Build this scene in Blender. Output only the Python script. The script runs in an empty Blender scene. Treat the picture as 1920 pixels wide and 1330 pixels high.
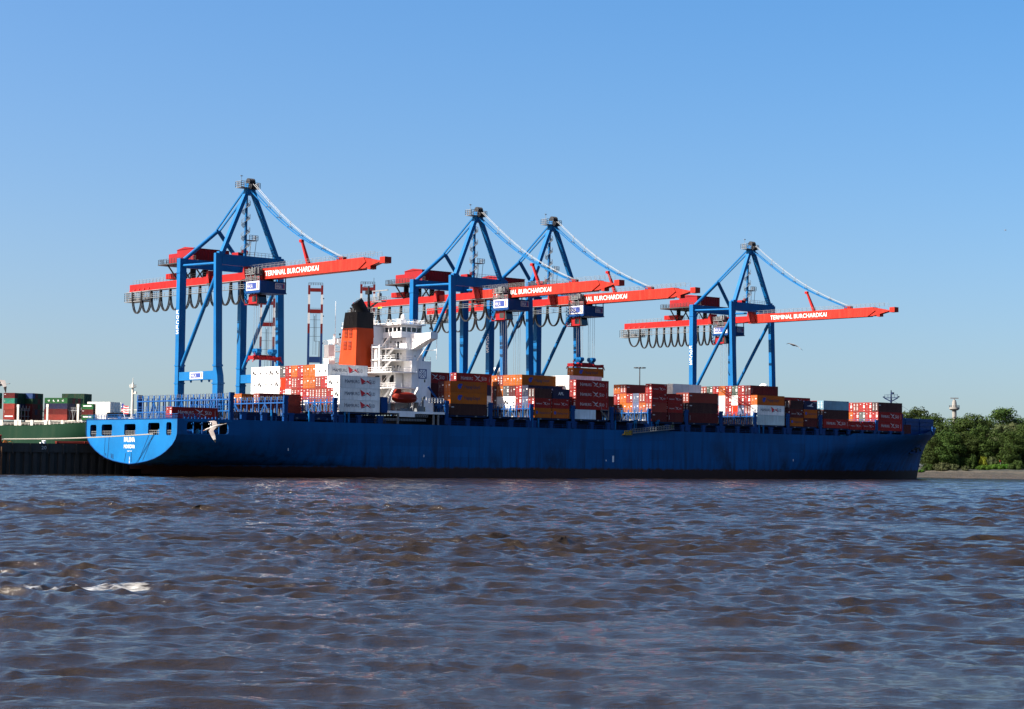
import bpy, bmesh, math, random
import numpy as np
from mathutils import Vector, Matrix

random.seed(7)
R = math.radians
SC = bpy.context.scene
COL = SC.collection

# ------------------------------------------------------------------ materials
def newmat(name):
    m = bpy.data.materials.new(name); m.use_nodes = True
    nt = m.node_tree
    b = nt.nodes['Principled BSDF']
    return m, nt, b

def rgb(h):
    return tuple(h) + (1.0,)

def paint(name, col, rough=0.6, dirt=0.25, dirtcol=(0.05, 0.035, 0.025), scale=0.35, streak=True, metallic=0.0, spec=0.12, objcol=False, bump=0.0):
    """painted steel: base paint, patchy fading and vertical rust / dirt streaks"""
    m, nt, b = newmat(name)
    col = tuple(v * (0.47 if max(col) - min(col) > 0.3 * max(col) else (0.75 if max(col) < 0.5 else 0.92)) for v in col)
    N, L = nt.nodes, nt.links
    tc = N.new('ShaderNodeTexCoord')
    src = tc.outputs['Object']
    mp = N.new('ShaderNodeMapping'); mp.inputs['Scale'].default_value = (1.0, 1.0, 0.12 if streak else 1.0)
    L.new(src, mp.inputs['Vector'])
    if objcol:
        oi = N.new('ShaderNodeObjectInfo')
        add = N.new('ShaderNodeVectorMath'); add.operation = 'ADD'
        mulr = N.new('ShaderNodeMath'); mulr.operation = 'MULTIPLY'; mulr.inputs[1].default_value = 97.0
        L.new(oi.outputs['Random'], mulr.inputs[0])
        L.new(mp.outputs[0], add.inputs[0]); L.new(mulr.outputs[0], add.inputs[1])
        vec = add.outputs[0]
    else:
        vec = mp.outputs[0]
    n1 = N.new('ShaderNodeTexNoise'); n1.inputs['Scale'].default_value = scale * 3; n1.inputs['Detail'].default_value = 6; n1.inputs['Roughness'].default_value = 0.65
    L.new(vec, n1.inputs['Vector'])
    n2 = N.new('ShaderNodeTexNoise'); n2.inputs['Scale'].default_value = scale * 0.6; n2.inputs['Detail'].default_value = 3
    L.new(src, n2.inputs['Vector'])
    r1 = N.new('ShaderNodeMapRange'); r1.inputs['From Min'].default_value = 0.46; r1.inputs['From Max'].default_value = 0.72
    r1.inputs['To Max'].default_value = dirt
    L.new(n1.outputs['Fac'], r1.inputs['Value'])
    r2 = N.new('ShaderNodeMapRange'); r2.inputs['From Min'].default_value = 0.25; r2.inputs['From Max'].default_value = 0.75
    r2.inputs['To Min'].default_value = 0.82; r2.inputs['To Max'].default_value = 1.16
    L.new(n2.outputs['Fac'], r2.inputs['Value'])
    mx = N.new('ShaderNodeMix'); mx.data_type = 'RGBA'; mx.blend_type = 'MULTIPLY'; mx.inputs['Factor'].default_value = 1.0
    if objcol:
        L.new(oi.outputs['Color'], mx.inputs['A'])
    else:
        mx.inputs['A'].default_value = rgb(col)
    L.new(r2.outputs[0], mx.inputs['B'])
    mx2 = N.new('ShaderNodeMix'); mx2.data_type = 'RGBA'
    L.new(r1.outputs[0], mx2.inputs['Factor']); L.new(mx.outputs['Result'], mx2.inputs['A']); mx2.inputs['B'].default_value = rgb(dirtcol)
    L.new(mx2.outputs['Result'], b.inputs['Base Color'])
    b.inputs['Roughness'].default_value = max(rough, 0.55); b.inputs['Metallic'].default_value = metallic
    b.inputs['Specular IOR Level'].default_value = spec
    if bump:
        bp = N.new('ShaderNodeBump'); bp.inputs['Strength'].default_value = bump; bp.inputs['Distance'].default_value = 0.2
        L.new(n2.outputs['Fac'], bp.inputs['Height']); L.new(bp.outputs[0], b.inputs['Normal'])
    return m

def plain(name, col, rough=0.5, spec=0.4, metallic=0.0):
    m, nt, b = newmat(name)
    b.inputs['Base Color'].default_value = rgb(col); b.inputs['Roughness'].default_value = rough
    b.inputs['Specular IOR Level'].default_value = spec; b.inputs['Metallic'].default_value = metallic
    return m

CRANE_BLUE = (0.0008, 0.160, 0.45)
CRANE_RED = (0.46, 0.010, 0.010)
M = {}
M['crane_blue'] = paint('crane_blue', CRANE_BLUE, 0.42, 0.18, (0.02, 0.05, 0.10))
M['crane_red'] = paint('crane_red', CRANE_RED, 0.45, 0.25, (0.16, 0.03, 0.02))
M['crane_red_worn'] = paint('crane_red_worn', (0.52, 0.026, 0.014), 0.5, 0.3, (0.25, 0.06, 0.03))
M['house_red'] = paint('house_red', (0.40, 0.012, 0.018), 0.45, 0.2, (0.1, 0.02, 0.02))
M['galv'] = paint('galvanised_steel', (0.17, 0.18, 0.19), 0.5, 0.3, (0.12, 0.11, 0.10), streak=False)
M['dark_steel'] = paint('dark_steel', (0.035, 0.037, 0.042), 0.55, 0.3, (0.09, 0.05, 0.03))
M['cable'] = plain('rubber_cable', (0.012, 0.012, 0.013), 0.45)
M['rope_steel'] = plain('wire_rope', (0.16, 0.17, 0.18), 0.5)
M['white'] = paint('white_paint', (0.70, 0.70, 0.70), 0.45, 0.32, (0.42, 0.32, 0.22))
M['sign_white'] = plain('sign_white', (0.42, 0.42, 0.42), 0.6, 0.2)
M['sign_blue'] = plain('sign_blue', (0.012, 0.03, 0.16), 0.5)
M['sign_red'] = plain('sign_red', (0.30, 0.015, 0.015), 0.5)
M['glass'] = plain('dark_glass', (0.008, 0.010, 0.012), 0.08, 0.6)
M['black'] = paint('black_paint', (0.012, 0.013, 0.016), 0.45, 0.2, (0.04, 0.03, 0.03))
M['funnel_orange'] = paint('funnel_orange', (0.66, 0.070, 0.014), 0.5, 0.25, (0.30, 0.06, 0.03))
M['lifeboat'] = paint('lifeboat_orange', (0.34, 0.026, 0.010), 0.32, 0.15, (0.2, 0.03, 0.02))
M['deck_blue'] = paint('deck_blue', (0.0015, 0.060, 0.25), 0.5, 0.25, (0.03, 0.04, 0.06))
M['deck_dark'] = paint('deck_dark', (0.004, 0.022, 0.085), 0.6, 0.3, (0.03, 0.02, 0.02))
M['bridge_blue'] = paint('lashing_blue', (0.002, 0.105, 0.37), 0.5, 0.3, (0.10, 0.06, 0.04))
M['yellow'] = paint('yellow_paint', (0.62, 0.42, 0.02), 0.5, 0.3)
M['container'] = paint('container_paint', (1, 1, 1), 0.5, 0.30, (0.10, 0.05, 0.03), scale=0.5, objcol=True)
M['mark_white'] = plain('lettering_white', (0.55, 0.55, 0.54), 0.55)
M['mark_grey'] = plain('lettering_grey', (0.40, 0.38, 0.38), 0.55)
M['mark_navy'] = plain('lettering_navy', (0.012, 0.016, 0.05), 0.55)
M['mark_red'] = plain('lettering_red', (0.50, 0.012, 0.018), 0.55)
M['mark_blue'] = plain('lettering_blue', (0.010, 0.03, 0.22), 0.55)
M['green_hull'] = paint('green_hull', (0.005, 0.050, 0.024), 0.5, 0.25, (0.03, 0.05, 0.03), scale=0.1)
M['cream'] = paint('cream_paint', (0.50, 0.48, 0.43), 0.5, 0.25, (0.3, 0.2, 0.12))
M['bark'] = paint('bark', (0.07, 0.05, 0.035), 0.9, 0.4, (0.03, 0.02, 0.015))
M['concrete'] = paint('concrete', (0.22, 0.215, 0.20), 0.85, 0.4, (0.14, 0.12, 0.10))
M['feather_white'] = plain('feather_white', (0.27, 0.25, 0.235), 0.8, 0.1)
M['feather_grey'] = plain('feather_grey', (0.15, 0.13, 0.12), 0.8, 0.1)
M['feather_black'] = plain('feather_black', (0.02, 0.02, 0.02), 0.8, 0.2)
M['beak'] = plain('beak', (0.45, 0.20, 0.06), 0.6, 0.3)
M['rust_red'] = paint('rust_red', (0.26, 0.03, 0.02), 0.6, 0.4, (0.08, 0.03, 0.02))
M['hawser'] = plain('mooring_rope', (0.27, 0.25, 0.22), 0.8, 0.1)
M['rope_orange'] = plain('orange_rope', (0.62, 0.20, 0.04), 0.8, 0.2)
M['timber'] = paint('timber', (0.16, 0.085, 0.045), 0.85, 0.4, (0.05, 0.03, 0.02))
M['far_blue'] = paint('far_crane_blue', (0.012, 0.055, 0.20), 0.6, 0.2)
M['far_red'] = paint('far_crane_red', (0.22, 0.012, 0.012), 0.6, 0.2)
M['flag_red'] = plain('flag_red', (0.30, 0.03, 0.035), 0.8, 0.2)
M['flag_yellow'] = plain('flag_yellow', (0.75, 0.50, 0.03), 0.8, 0.2)
M['flag_blue'] = plain('flag_blue', (0.02, 0.03, 0.14), 0.8, 0.2)

def hull_material():
    m, nt, b = newmat('ship_hull_paint')
    N, L = nt.nodes, nt.links
    tc = N.new('ShaderNodeTexCoord'); src = tc.outputs['Object']
    sep = N.new('ShaderNodeSeparateXYZ'); L.new(src, sep.inputs[0])
    # vertical streak noise
    mp = N.new('ShaderNodeMapping'); mp.inputs['Scale'].default_value = (1, 1, 0.06); L.new(src, mp.inputs[0])
    st = N.new('ShaderNodeTexNoise'); st.inputs['Scale'].default_value = 0.55; st.inputs['Detail'].default_value = 7; st.inputs['Roughness'].default_value = 0.7
    L.new(mp.outputs[0], st.inputs['Vector'])
    big = N.new('ShaderNodeTexNoise'); big.inputs['Scale'].default_value = 0.045; big.inputs['Detail'].default_value = 4; L.new(src, big.inputs['Vector'])
    fine = N.new('ShaderNodeTexNoise'); fine.inputs['Scale'].default_value = 0.5; fine.inputs['Detail'].default_value = 8; fine.inputs['Roughness'].default_value = 0.7
    L.new(src, fine.inputs['Vector'])
    # paint with fading, in welded plates
    br = N.new('ShaderNodeTexBrick'); br.inputs['Scale'].default_value = 1.0
    br.inputs['Brick Width'].default_value = 12.0; br.inputs['Row Height'].default_value = 2.6; br.inputs['Mortar Size'].default_value = 0.03
    br.inputs['Color1'].default_value = (0.84, 0.84, 0.84, 1); br.inputs['Color2'].default_value = (1.06, 1.06, 1.06, 1); br.inputs['Mortar'].default_value = (0.80, 0.80, 0.80, 1)
    cx = N.new('ShaderNodeCombineXYZ'); L.new(sep.outputs[0], cx.inputs[0]); L.new(sep.outputs[2], cx.inputs[1]); L.new(cx.outputs[0], br.inputs['Vector'])
    base = N.new('ShaderNodeMix'); base.data_type = 'RGBA'; L.new(big.outputs['Fac'], base.inputs['Factor'])
    base.inputs['A'].default_value = (0.0004, 0.052, 0.165, 1); base.inputs['B'].default_value = (0.0006, 0.073, 0.21, 1)
    pm = N.new('ShaderNodeMix'); pm.data_type = 'RGBA'; pm.blend_type = 'MULTIPLY'; pm.inputs['Factor'].default_value = 1
    L.new(base.outputs['Result'], pm.inputs['A']); L.new(br.outputs['Color'], pm.inputs['B'])
    # grimy stains, stronger low on the hull
    low = N.new('ShaderNodeMapRange'); low.inputs['From Min'].default_value = 11.0; low.inputs['From Max'].default_value = 2.5; low.inputs['To Min'].default_value = 0.30; low.inputs['To Max'].default_value = 0.85
    L.new(sep.outputs[2], low.inputs['Value'])
    sr = N.new('ShaderNodeMapRange'); sr.inputs['From Min'].default_value = 0.47; sr.inputs['From Max'].default_value = 0.66; L.new(st.outputs['Fac'], sr.inputs['Value'])
    mpp = N.new('ShaderNodeMapping'); mpp.inputs['Scale'].default_value = (1, 1, 0.5); mpp.inputs['Location'].default_value = (3.1, 0, 7.7); L.new(src, mpp.inputs[0])
    pt = N.new('ShaderNodeTexNoise'); pt.inputs['Scale'].default_value = 0.11; pt.inputs['Detail'].default_value = 6; pt.inputs['Roughness'].default_value = 0.6; L.new(mpp.outputs[0], pt.inputs['Vector'])
    pr_ = N.new('ShaderNodeMapRange'); pr_.inputs['From Min'].default_value = 0.52; pr_.inputs['From Max'].default_value = 0.66; L.new(pt.outputs['Fac'], pr_.inputs['Value'])
    mxs = N.new('ShaderNodeMath'); mxs.operation = 'MAXIMUM'; L.new(sr.outputs[0], mxs.inputs[0]); L.new(pr_.outputs[0], mxs.inputs[1])
    mul = N.new('ShaderNodeMath'); mul.operation = 'MULTIPLY'; L.new(mxs.outputs[0], mul.inputs[0]); L.new(low.outputs[0], mul.inputs[1])
    g = N.new('ShaderNodeMix'); g.data_type = 'RGBA'; L.new(mul.outputs[0], g.inputs['Factor']); L.new(pm.outputs['Result'], g.inputs['A'])
    g.inputs['B'].default_value = (0.008, 0.012, 0.020, 1)
    # boot topping below about 2.7 m with a ragged, scuffed edge
    jit = N.new('ShaderNodeMath'); jit.operation = 'MULTIPLY_ADD'; L.new(fine.outputs['Fac'], jit.inputs[0]); jit.inputs[1].default_value = 2.2; L.new(sep.outputs[2], jit.inputs[2])
    bt = N.new('ShaderNodeMapRange'); bt.inputs['From Min'].default_value = 3.45; bt.inputs['From Max'].default_value = 4.0; L.new(jit.outputs[0], bt.inputs['Value'])
    bc = N.new('ShaderNodeMix'); bc.data_type = 'RGBA'; L.new(fine.outputs['Fac'], bc.inputs['Factor'])
    bc.inputs['A'].default_value = (0.016, 0.009, 0.008, 1); bc.inputs['B'].default_value = (0.055, 0.020, 0.016, 1)
    f = N.new('ShaderNodeMix'); f.data_type = 'RGBA'; L.new(bt.outputs[0], f.inputs['Factor']); L.new(bc.outputs['Result'], f.inputs['A']); L.new(g.outputs['Result'], f.inputs['B'])
    # white scuffs
    sc = N.new('ShaderNodeMapRange'); sc.inputs['From Min'].default_value = 0.735; sc.inputs['From Max'].default_value = 0.77; L.new(fine.outputs['Fac'], sc.inputs['Value'])
    f2 = N.new('ShaderNodeMix'); f2.data_type = 'RGBA'; L.new(sc.outputs[0], f2.inputs['Factor']); L.new(f.outputs['Result'], f2.inputs['A']); f2.inputs['B'].default_value = (0.30, 0.32, 0.36, 1)
    L.new(f2.outputs['Result'], b.inputs['Base Color'])
    b.inputs['Roughness'].default_value = 0.6; b.inputs['Specular IOR Level'].default_value = 0.12
    bp = N.new('ShaderNodeBump'); bp.inputs['Strength'].default_value = 0.25; bp.inputs['Distance'].default_value = 0.25
    L.new(big.outputs['Fac'], bp.inputs['Height']); L.new(bp.outputs[0], b.inputs['Normal'])
    return m
M['hull'] = hull_material()
M['hull_paint_lit'] = paint('hull_paint_lit', (0.0009, 0.168, 0.47), 0.6, 0.08, (0.01, 0.05, 0.12), scale=0.3)  # cleaner hull blue, also lightened to stand in for sunlight on the stern

def leaf_material(name, c1, c2):
    m, nt, b = newmat(name)
    N, L = nt.nodes, nt.links
    oi = N.new('ShaderNodeObjectInfo'); ge = N.new('ShaderNodeNewGeometry')
    mx = N.new('ShaderNodeMix'); mx.data_type = 'RGBA'; mx.inputs['A'].default_value = rgb(c1); mx.inputs['B'].default_value = rgb(c2)
    L.new(ge.outputs['Random Per Island'], mx.inputs['Factor'])
    hs = N.new('ShaderNodeHueSaturation'); L.new(mx.outputs['Result'], hs.inputs['Color'])
    r = N.new('ShaderNodeMapRange'); r.inputs['To Min'].default_value = 0.72; r.inputs['To Max'].default_value = 1.25; L.new(oi.outputs['Random'], r.inputs['Value']); L.new(r.outputs[0], hs.inputs['Value'])
    r2 = N.new('ShaderNodeMapRange'); r2.inputs['To Min'].default_value = 0.485; r2.inputs['To Max'].default_value = 0.515; L.new(oi.outputs['Random'], r2.inputs['Value']); L.new(r2.outputs[0], hs.inputs['Hue'])
    L.new(hs.outputs[0], b.inputs['Base Color'])
    b.inputs['Roughness'].default_value = 0.7; b.inputs['Specular IOR Level'].default_value = 0.08
    tr = N.new('ShaderNodeBsdfTranslucent'); L.new(hs.outputs[0], tr.inputs['Color'])
    ms = N.new('ShaderNodeMixShader'); ms.inputs[0].default_value = 0.12
    L.new(b.outputs[0], ms.inputs[1]); L.new(tr.outputs[0], ms.inputs[2]); L.new(ms.outputs[0], nt.nodes['Material Output'].inputs['Surface'])
    return m
M['leaf'] = leaf_material('leaves_dark', (0.009, 0.021, 0.004), (0.029, 0.046, 0.008))
M['leaf_grey'] = leaf_material('leaves_grey_green', (0.024, 0.036, 0.012), (0.056, 0.064, 0.027))
M['leaf_bright'] = leaf_material('leaves_bright', (0.022, 0.066, 0.005), (0.048, 0.105, 0.011))
M['leaf_yellow'] = leaf_material('leaves_yellow', (0.066, 0.083, 0.005), (0.12, 0.132, 0.011))

# ------------------------------------------------------------------ object helpers
def tag(o, label=None, cat=None, group=None, kind=None):
    if label: o['label'] = label
    if cat: o['category'] = cat
    if group: o['group'] = group
    if kind: o['kind'] = kind
    return o

def empty(name, loc, label, cat, group=None, rotz=0.0):
    o = bpy.data.objects.new(name, None); COL.objects.link(o)
    o.location = loc; o.rotation_euler = (0, 0, rotz); o.empty_display_size = 0.5
    return tag(o, label, cat, group)

class MB:
    def __init__(s): s.v = []; s.f = []; s.m = []
    def face(s, idx, mat=0): s.f.append(tuple(idx)); s.m.append(mat)
    def poly(s, pts, mat=0):
        n = len(s.v); s.v += [tuple(p) for p in pts]; s.face(range(n, n + len(pts)), mat)
    def hexa(s, P, mat=0):
        """8 corners: bottom 0-3 ccw, top 4-7"""
        n = len(s.v); s.v += [tuple(p) for p in P]
        for q in ((3, 2, 1, 0), (4, 5, 6, 7), (0, 1, 5, 4), (1, 2, 6, 5), (2, 3, 7, 6), (3, 0, 4, 7)): s.face([n + i for i in q], mat)
    def box(s, x0, x1, y0, y1, z0, z1, mat=0):
        s.hexa([(x0, y0, z0), (x1, y0, z0), (x1, y1, z0), (x0, y1, z0), (x0, y0, z1), (x1, y0, z1), (x1, y1, z1), (x0, y1, z1)], mat)
    def beam(s, p, q, w, h, mat=0, up=(0, 0, 1), w2=None, h2=None):
        p, q = Vector(p), Vector(q); d = (q - p)
        if d.length < 1e-6: return
        d.normalize(); up = Vector(up)
        if abs(d.dot(up)) > 0.98: up = Vector((1, 0, 0)) if abs(d.x) < 0.9 else Vector((0, 1, 0))
        r = d.cross(up).normalized(); u = r.cross(d).normalized()
        w2 = w if w2 is None else w2; h2 = h if h2 is None else h2
        P = []
        for c, ww, hh in ((p, w, h), (q, w2, h2)):
            P += [c - r * ww / 2 - u * hh / 2, c + r * ww / 2 - u * hh / 2, c + r * ww / 2 + u * hh / 2, c - r * ww / 2 + u * hh / 2]
        s.hexa(P, mat)
    def cyl(s, p, q, r0, r1=None, n=10, mat=0, cap=True):
        s.tube([p, q], [r0, r0 if r1 is None else r1], n, mat, cap)
    def tube(s, pts, rad, n=8, mat=0, cap=True):
        pts = [Vector(p) for p in pts]
        if not isinstance(rad, (list, tuple)): rad = [rad] * len(pts)
        base = len(s.v); last = None
        for i, p in enumerate(pts):
            d = (pts[min(i + 1, len(pts) - 1)] - pts[max(i - 1, 0)]).normalized()
            if last is None:
                a = Vector((0, 0, 1)) if abs(d.z) < 0.9 else Vector((1, 0, 0))
                u = d.cross(a).normalized()
            else:
                u = (last - d * last.dot(d)).normalized()
            last = u; w = d.cross(u)
            for k in range(n):
                t = 2 * math.pi * k / n
                s.v.append(tuple(p + (u * math.cos(t) + w * math.sin(t)) * rad[i]))
        for i in range(len(pts) - 1):
            for k in range(n):
                a = base + i * n + k; b2 = base + i * n + (k + 1) % n
                s.face((a, b2, b2 + n, a + n), mat)
        if cap:
            s.face([base + k for k in range(n)][::-1], mat); s.face([base + (len(pts) - 1) * n + k for k in range(n)], mat)
    def rail(s, pts, h=1.1, r=0.035, step=1.6, mat=0, rows=2, up=(0, 0, 1)):
        """handrail of posts and bars along a polyline"""
        up = Vector(up)
        for a, b in zip(pts[:-1], pts[1:]):
            a, b = Vector(a), Vector(b); L = (b - a).length
            k = max(1, round(L / step))
            for i in range(k + 1):
                p = a.lerp(b, i / k); s.beam(p, p + up * h, r * 2, r * 2, mat)
            for j in range(rows):
                o = up * h * (1 - j / rows); s.beam(a + o, b + o, r * 2, r * 2, mat)
    def ribs(s, rings, mat=0, cap=True, closed=True):
        base = len(s.v); n = len(rings[0])
        for r in rings: s.v += [tuple(p) for p in r]
        for i in range(len(rings) - 1):
            for k in range(n if closed else n - 1):
                a = base + i * n + k; b = base + i * n + (k + 1) % n
                s.face((a, b, b + n, a + n), mat)
        if cap:
            s.face([base + k for k in range(n)][::-1], mat); s.face([base + (len(rings) - 1) * n + k for k in range(n)], mat)
    def place2d(s, geo, origin, ex, ey, mat=0):
        """a flat pattern (verts, faces) laid on a plane"""
        V, F = geo; o, ex, ey = Vector(origin), Vector(ex), Vector(ey); n = len(s.v)
        s.v += [tuple(o + ex * a + ey * b) for a, b in V]
        for f in F: s.face([n + i for i in f], mat)
    def mesh(s, name, mats, smooth=None, origin=(0, 0, 0)):
        me = bpy.data.meshes.new(name)
        o = Vector(origin)
        me.from_pydata([tuple(Vector(v) - o) for v in s.v] if o.length else s.v, [], s.f)
        for m in mats: me.materials.append(M[m] if isinstance(m, str) else m)
        me.polygons.foreach_set('material_index', s.m)
        if smooth:
            me.polygons.foreach_set('use_smooth', [True] * len(me.polygons)); me.set_sharp_from_angle(angle=R(smooth))
        me.update(); return me
    def build(s, name, mats, parent=None, smooth=None, origin=None, label=None, cat=None, group=None, kind=None):
        if origin is None: origin = parent_origin(parent)
        if isinstance(mats, str): mats = [mats]
        o = bpy.data.objects.new(name, s.mesh(name, mats, smooth, origin)); COL.objects.link(o)
        if parent is not None: o.parent = parent
        else: o.location = origin
        return tag(o, label, cat, group, kind)

def parent_origin(p):
    v = Vector((0, 0, 0))
    while p is not None:
        v += Vector(p.location); p = p.parent
    return v

def copy_tree(o, parent=None):
    c = o.copy(); COL.objects.link(c)
    c.parent = parent
    for ch in o.children: copy_tree(ch, c)
    return c

_tc = {}
def text2d(s, bold=0.0):
    """(verts, faces, width, height) of a string in the built-in font, lower left at 0,0, cap height 1"""
    k = (s, bold)
    if k in _tc: return _tc[k]
    cu = bpy.data.curves.new('lettering', 'FONT'); cu.body = s; cu.size = 1.0; cu.resolution_u = 2; cu.fill_mode = 'FRONT'; cu.offset = bold
    ob = bpy.data.objects.new('lettering', cu); COL.objects.link(ob)
    dg = bpy.context.evaluated_depsgraph_get()
    me = bpy.data.meshes.new_from_object(ob.evaluated_get(dg))
    V = [(v.co.x, v.co.y) for v in me.vertices]; F = [tuple(p.vertices) for p in me.polygons]
    bpy.data.objects.remove(ob); bpy.data.curves.remove(cu); bpy.data.meshes.remove(me)
    x0 = min(a for a, b in V); x1 = max(a for a, b in V); y1 = max(b for a, b in V)
    base = 0.0
    V = [((a - x0) / 0.7, (b - base) / 0.7) for a, b in V]
    _tc[k] = (V, F, (x1 - x0) / 0.7, y1 / 0.7)
    return _tc[k]

def put_text(mb, s, origin, ex, ey, h, width=None, mat=0, bold=0.0):
    """lettering of cap height h from origin along unit ex, up unit ey; squeezed to width if given"""
    V, F, w, _ = text2d(s, bold)
    sx = h if width is None else width / w
    mb.place2d((V, F), origin, Vector(ex) * sx, Vector(ey) * h, mat)
    return w * sx

def fill2d(loops):
    """outline with holes -> (verts, faces), through Blender's 2D curve fill"""
    cu = bpy.data.curves.new('outline', 'CURVE'); cu.dimensions = '2D'; cu.fill_mode = 'BOTH'
    for lp in loops:
        sp = cu.splines.new('POLY'); sp.points.add(len(lp) - 1)
        for p, (a, b) in zip(sp.points, lp): p.co = (a, b, 0, 1)
        sp.use_cyclic_u = True
    ob = bpy.data.objects.new('outline', cu); COL.objects.link(ob)
    me = bpy.data.meshes.new_from_object(ob.evaluated_get(bpy.context.evaluated_depsgraph_get()))
    V = [(v.co.x, v.co.y) for v in me.vertices]; F = [tuple(p.vertices) for p in me.polygons]
    bpy.data.objects.remove(ob); bpy.data.curves.remove(cu); bpy.data.meshes.remove(me)
    return V, F

def rrect(x0, x1, y0, y1, r, n=4):
    out = []
    for cx, cy, a0 in ((x1 - r, y1 - r, 0), (x0 + r, y1 - r, 90), (x0 + r, y0 + r, 180), (x1 - r, y0 + r, 270)):
        for i in range(n + 1):
            a = R(a0 + 90 * i / n); out.append((cx + r * math.cos(a), cy + r * math.sin(a)))
    return out

# ------------------------------------------------------------------ camera, sky, sun
cam_pos = Vector((-294.858, -371.634, 4.827))
th, pit, roll = 0.839342651, 0.053832937, 0.011522358
fw = Vector((math.cos(th) * math.cos(pit), math.sin(th) * math.cos(pit), math.sin(pit)))
rt = Vector((math.sin(th), -math.cos(th), 0)); up0 = rt.cross(fw)
c_, s_ = math.cos(roll), math.sin(roll)
cr = rt * c_ + up0 * s_; cu_ = up0 * c_ - rt * s_
cd = bpy.data.cameras.new('camera'); cam = bpy.data.objects.new('camera', cd); COL.objects.link(cam)
cam.matrix_world = Matrix(((cr.x, cu_.x, -fw.x, cam_pos.x), (cr.y, cu_.y, -fw.y, cam_pos.y), (cr.z, cu_.z, -fw.z, cam_pos.z), (0, 0, 0, 1)))
cd.sensor_width = 36; cd.lens = 68.362; cd.clip_start = 0.5; cd.clip_end = 30000
SC.camera = cam

SUN = Vector((-1.0, 0.40, 0.95)).normalized()
elev = math.asin(SUN.z); azi = math.atan2(SUN.x, SUN.y)
w = bpy.data.worlds.new('World'); SC.world = w; w.use_nodes = True
nt = w.node_tree; bg = nt.nodes['Background']
sky = nt.nodes.new('ShaderNodeTexSky'); sky.sky_type = 'NISHITA'; sky.sun_disc = False
sky.sun_elevation = elev; sky.sun_rotation = azi % (2 * math.pi); sky.air_density = 1.0; sky.dust_density = 4.0; sky.ozone_density = 1.0; sky.altitude = 0
tcw = nt.nodes.new('ShaderNodeTexCoord'); mpw = nt.nodes.new('ShaderNodeMapping'); mpw.vector_type = 'POINT'
mpw.inputs['Scale'].default_value = (1, 1, 1.0); mpw.inputs['Location'].default_value = (0, 0, 0.06)
nt.links.new(tcw.outputs['Generated'], mpw.inputs['Vector']); 
nrm = nt.nodes.new('ShaderNodeVectorMath'); nrm.operation = 'NORMALIZE'; nt.links.new(mpw.outputs[0], nrm.inputs[0]); nt.links.new(nrm.outputs[0], sky.inputs['Vector'])
hsv = nt.nodes.new('ShaderNodeHueSaturation'); hsv.inputs['Saturation'].default_value = 1.55
nt.links.new(sky.outputs[0], hsv.inputs['Color']); wb = nt.nodes.new('ShaderNodeMix'); wb.data_type = 'RGBA'; wb.blend_type = 'MULTIPLY'; wb.inputs['Factor'].default_value = 1.0; wb.inputs['B'].default_value = (1.0, 0.968, 1.0, 1)
nt.links.new(hsv.outputs[0], wb.inputs['A']); nt.links.new(wb.outputs['Result'], bg.inputs['Color'])
bg.inputs['Strength'].default_value = 0.07
sl = bpy.data.lights.new('sun', 'SUN'); sl.energy = 5.0; sl.angle = R(0.5); sl.color = (1.0, 0.94, 0.85)
so = bpy.data.objects.new('sun', sl); COL.objects.link(so); so.rotation_euler = (-SUN).to_track_quat('-Z', 'Y').to_euler(); so.location = (0, 0, 200)
SC.view_settings.view_transform = 'Standard'; SC.view_settings.look = 'None'; SC.view_settings.exposure = 1.74; SC.view_settings.gamma = 1.0
SC.render.engine = 'CYCLES'; SC.cycles.max_bounces = 6; SC.cycles.diffuse_bounces = 3; SC.cycles.glossy_bounces = 3; SC.cycles.transparent_max_bounces = 4

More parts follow.
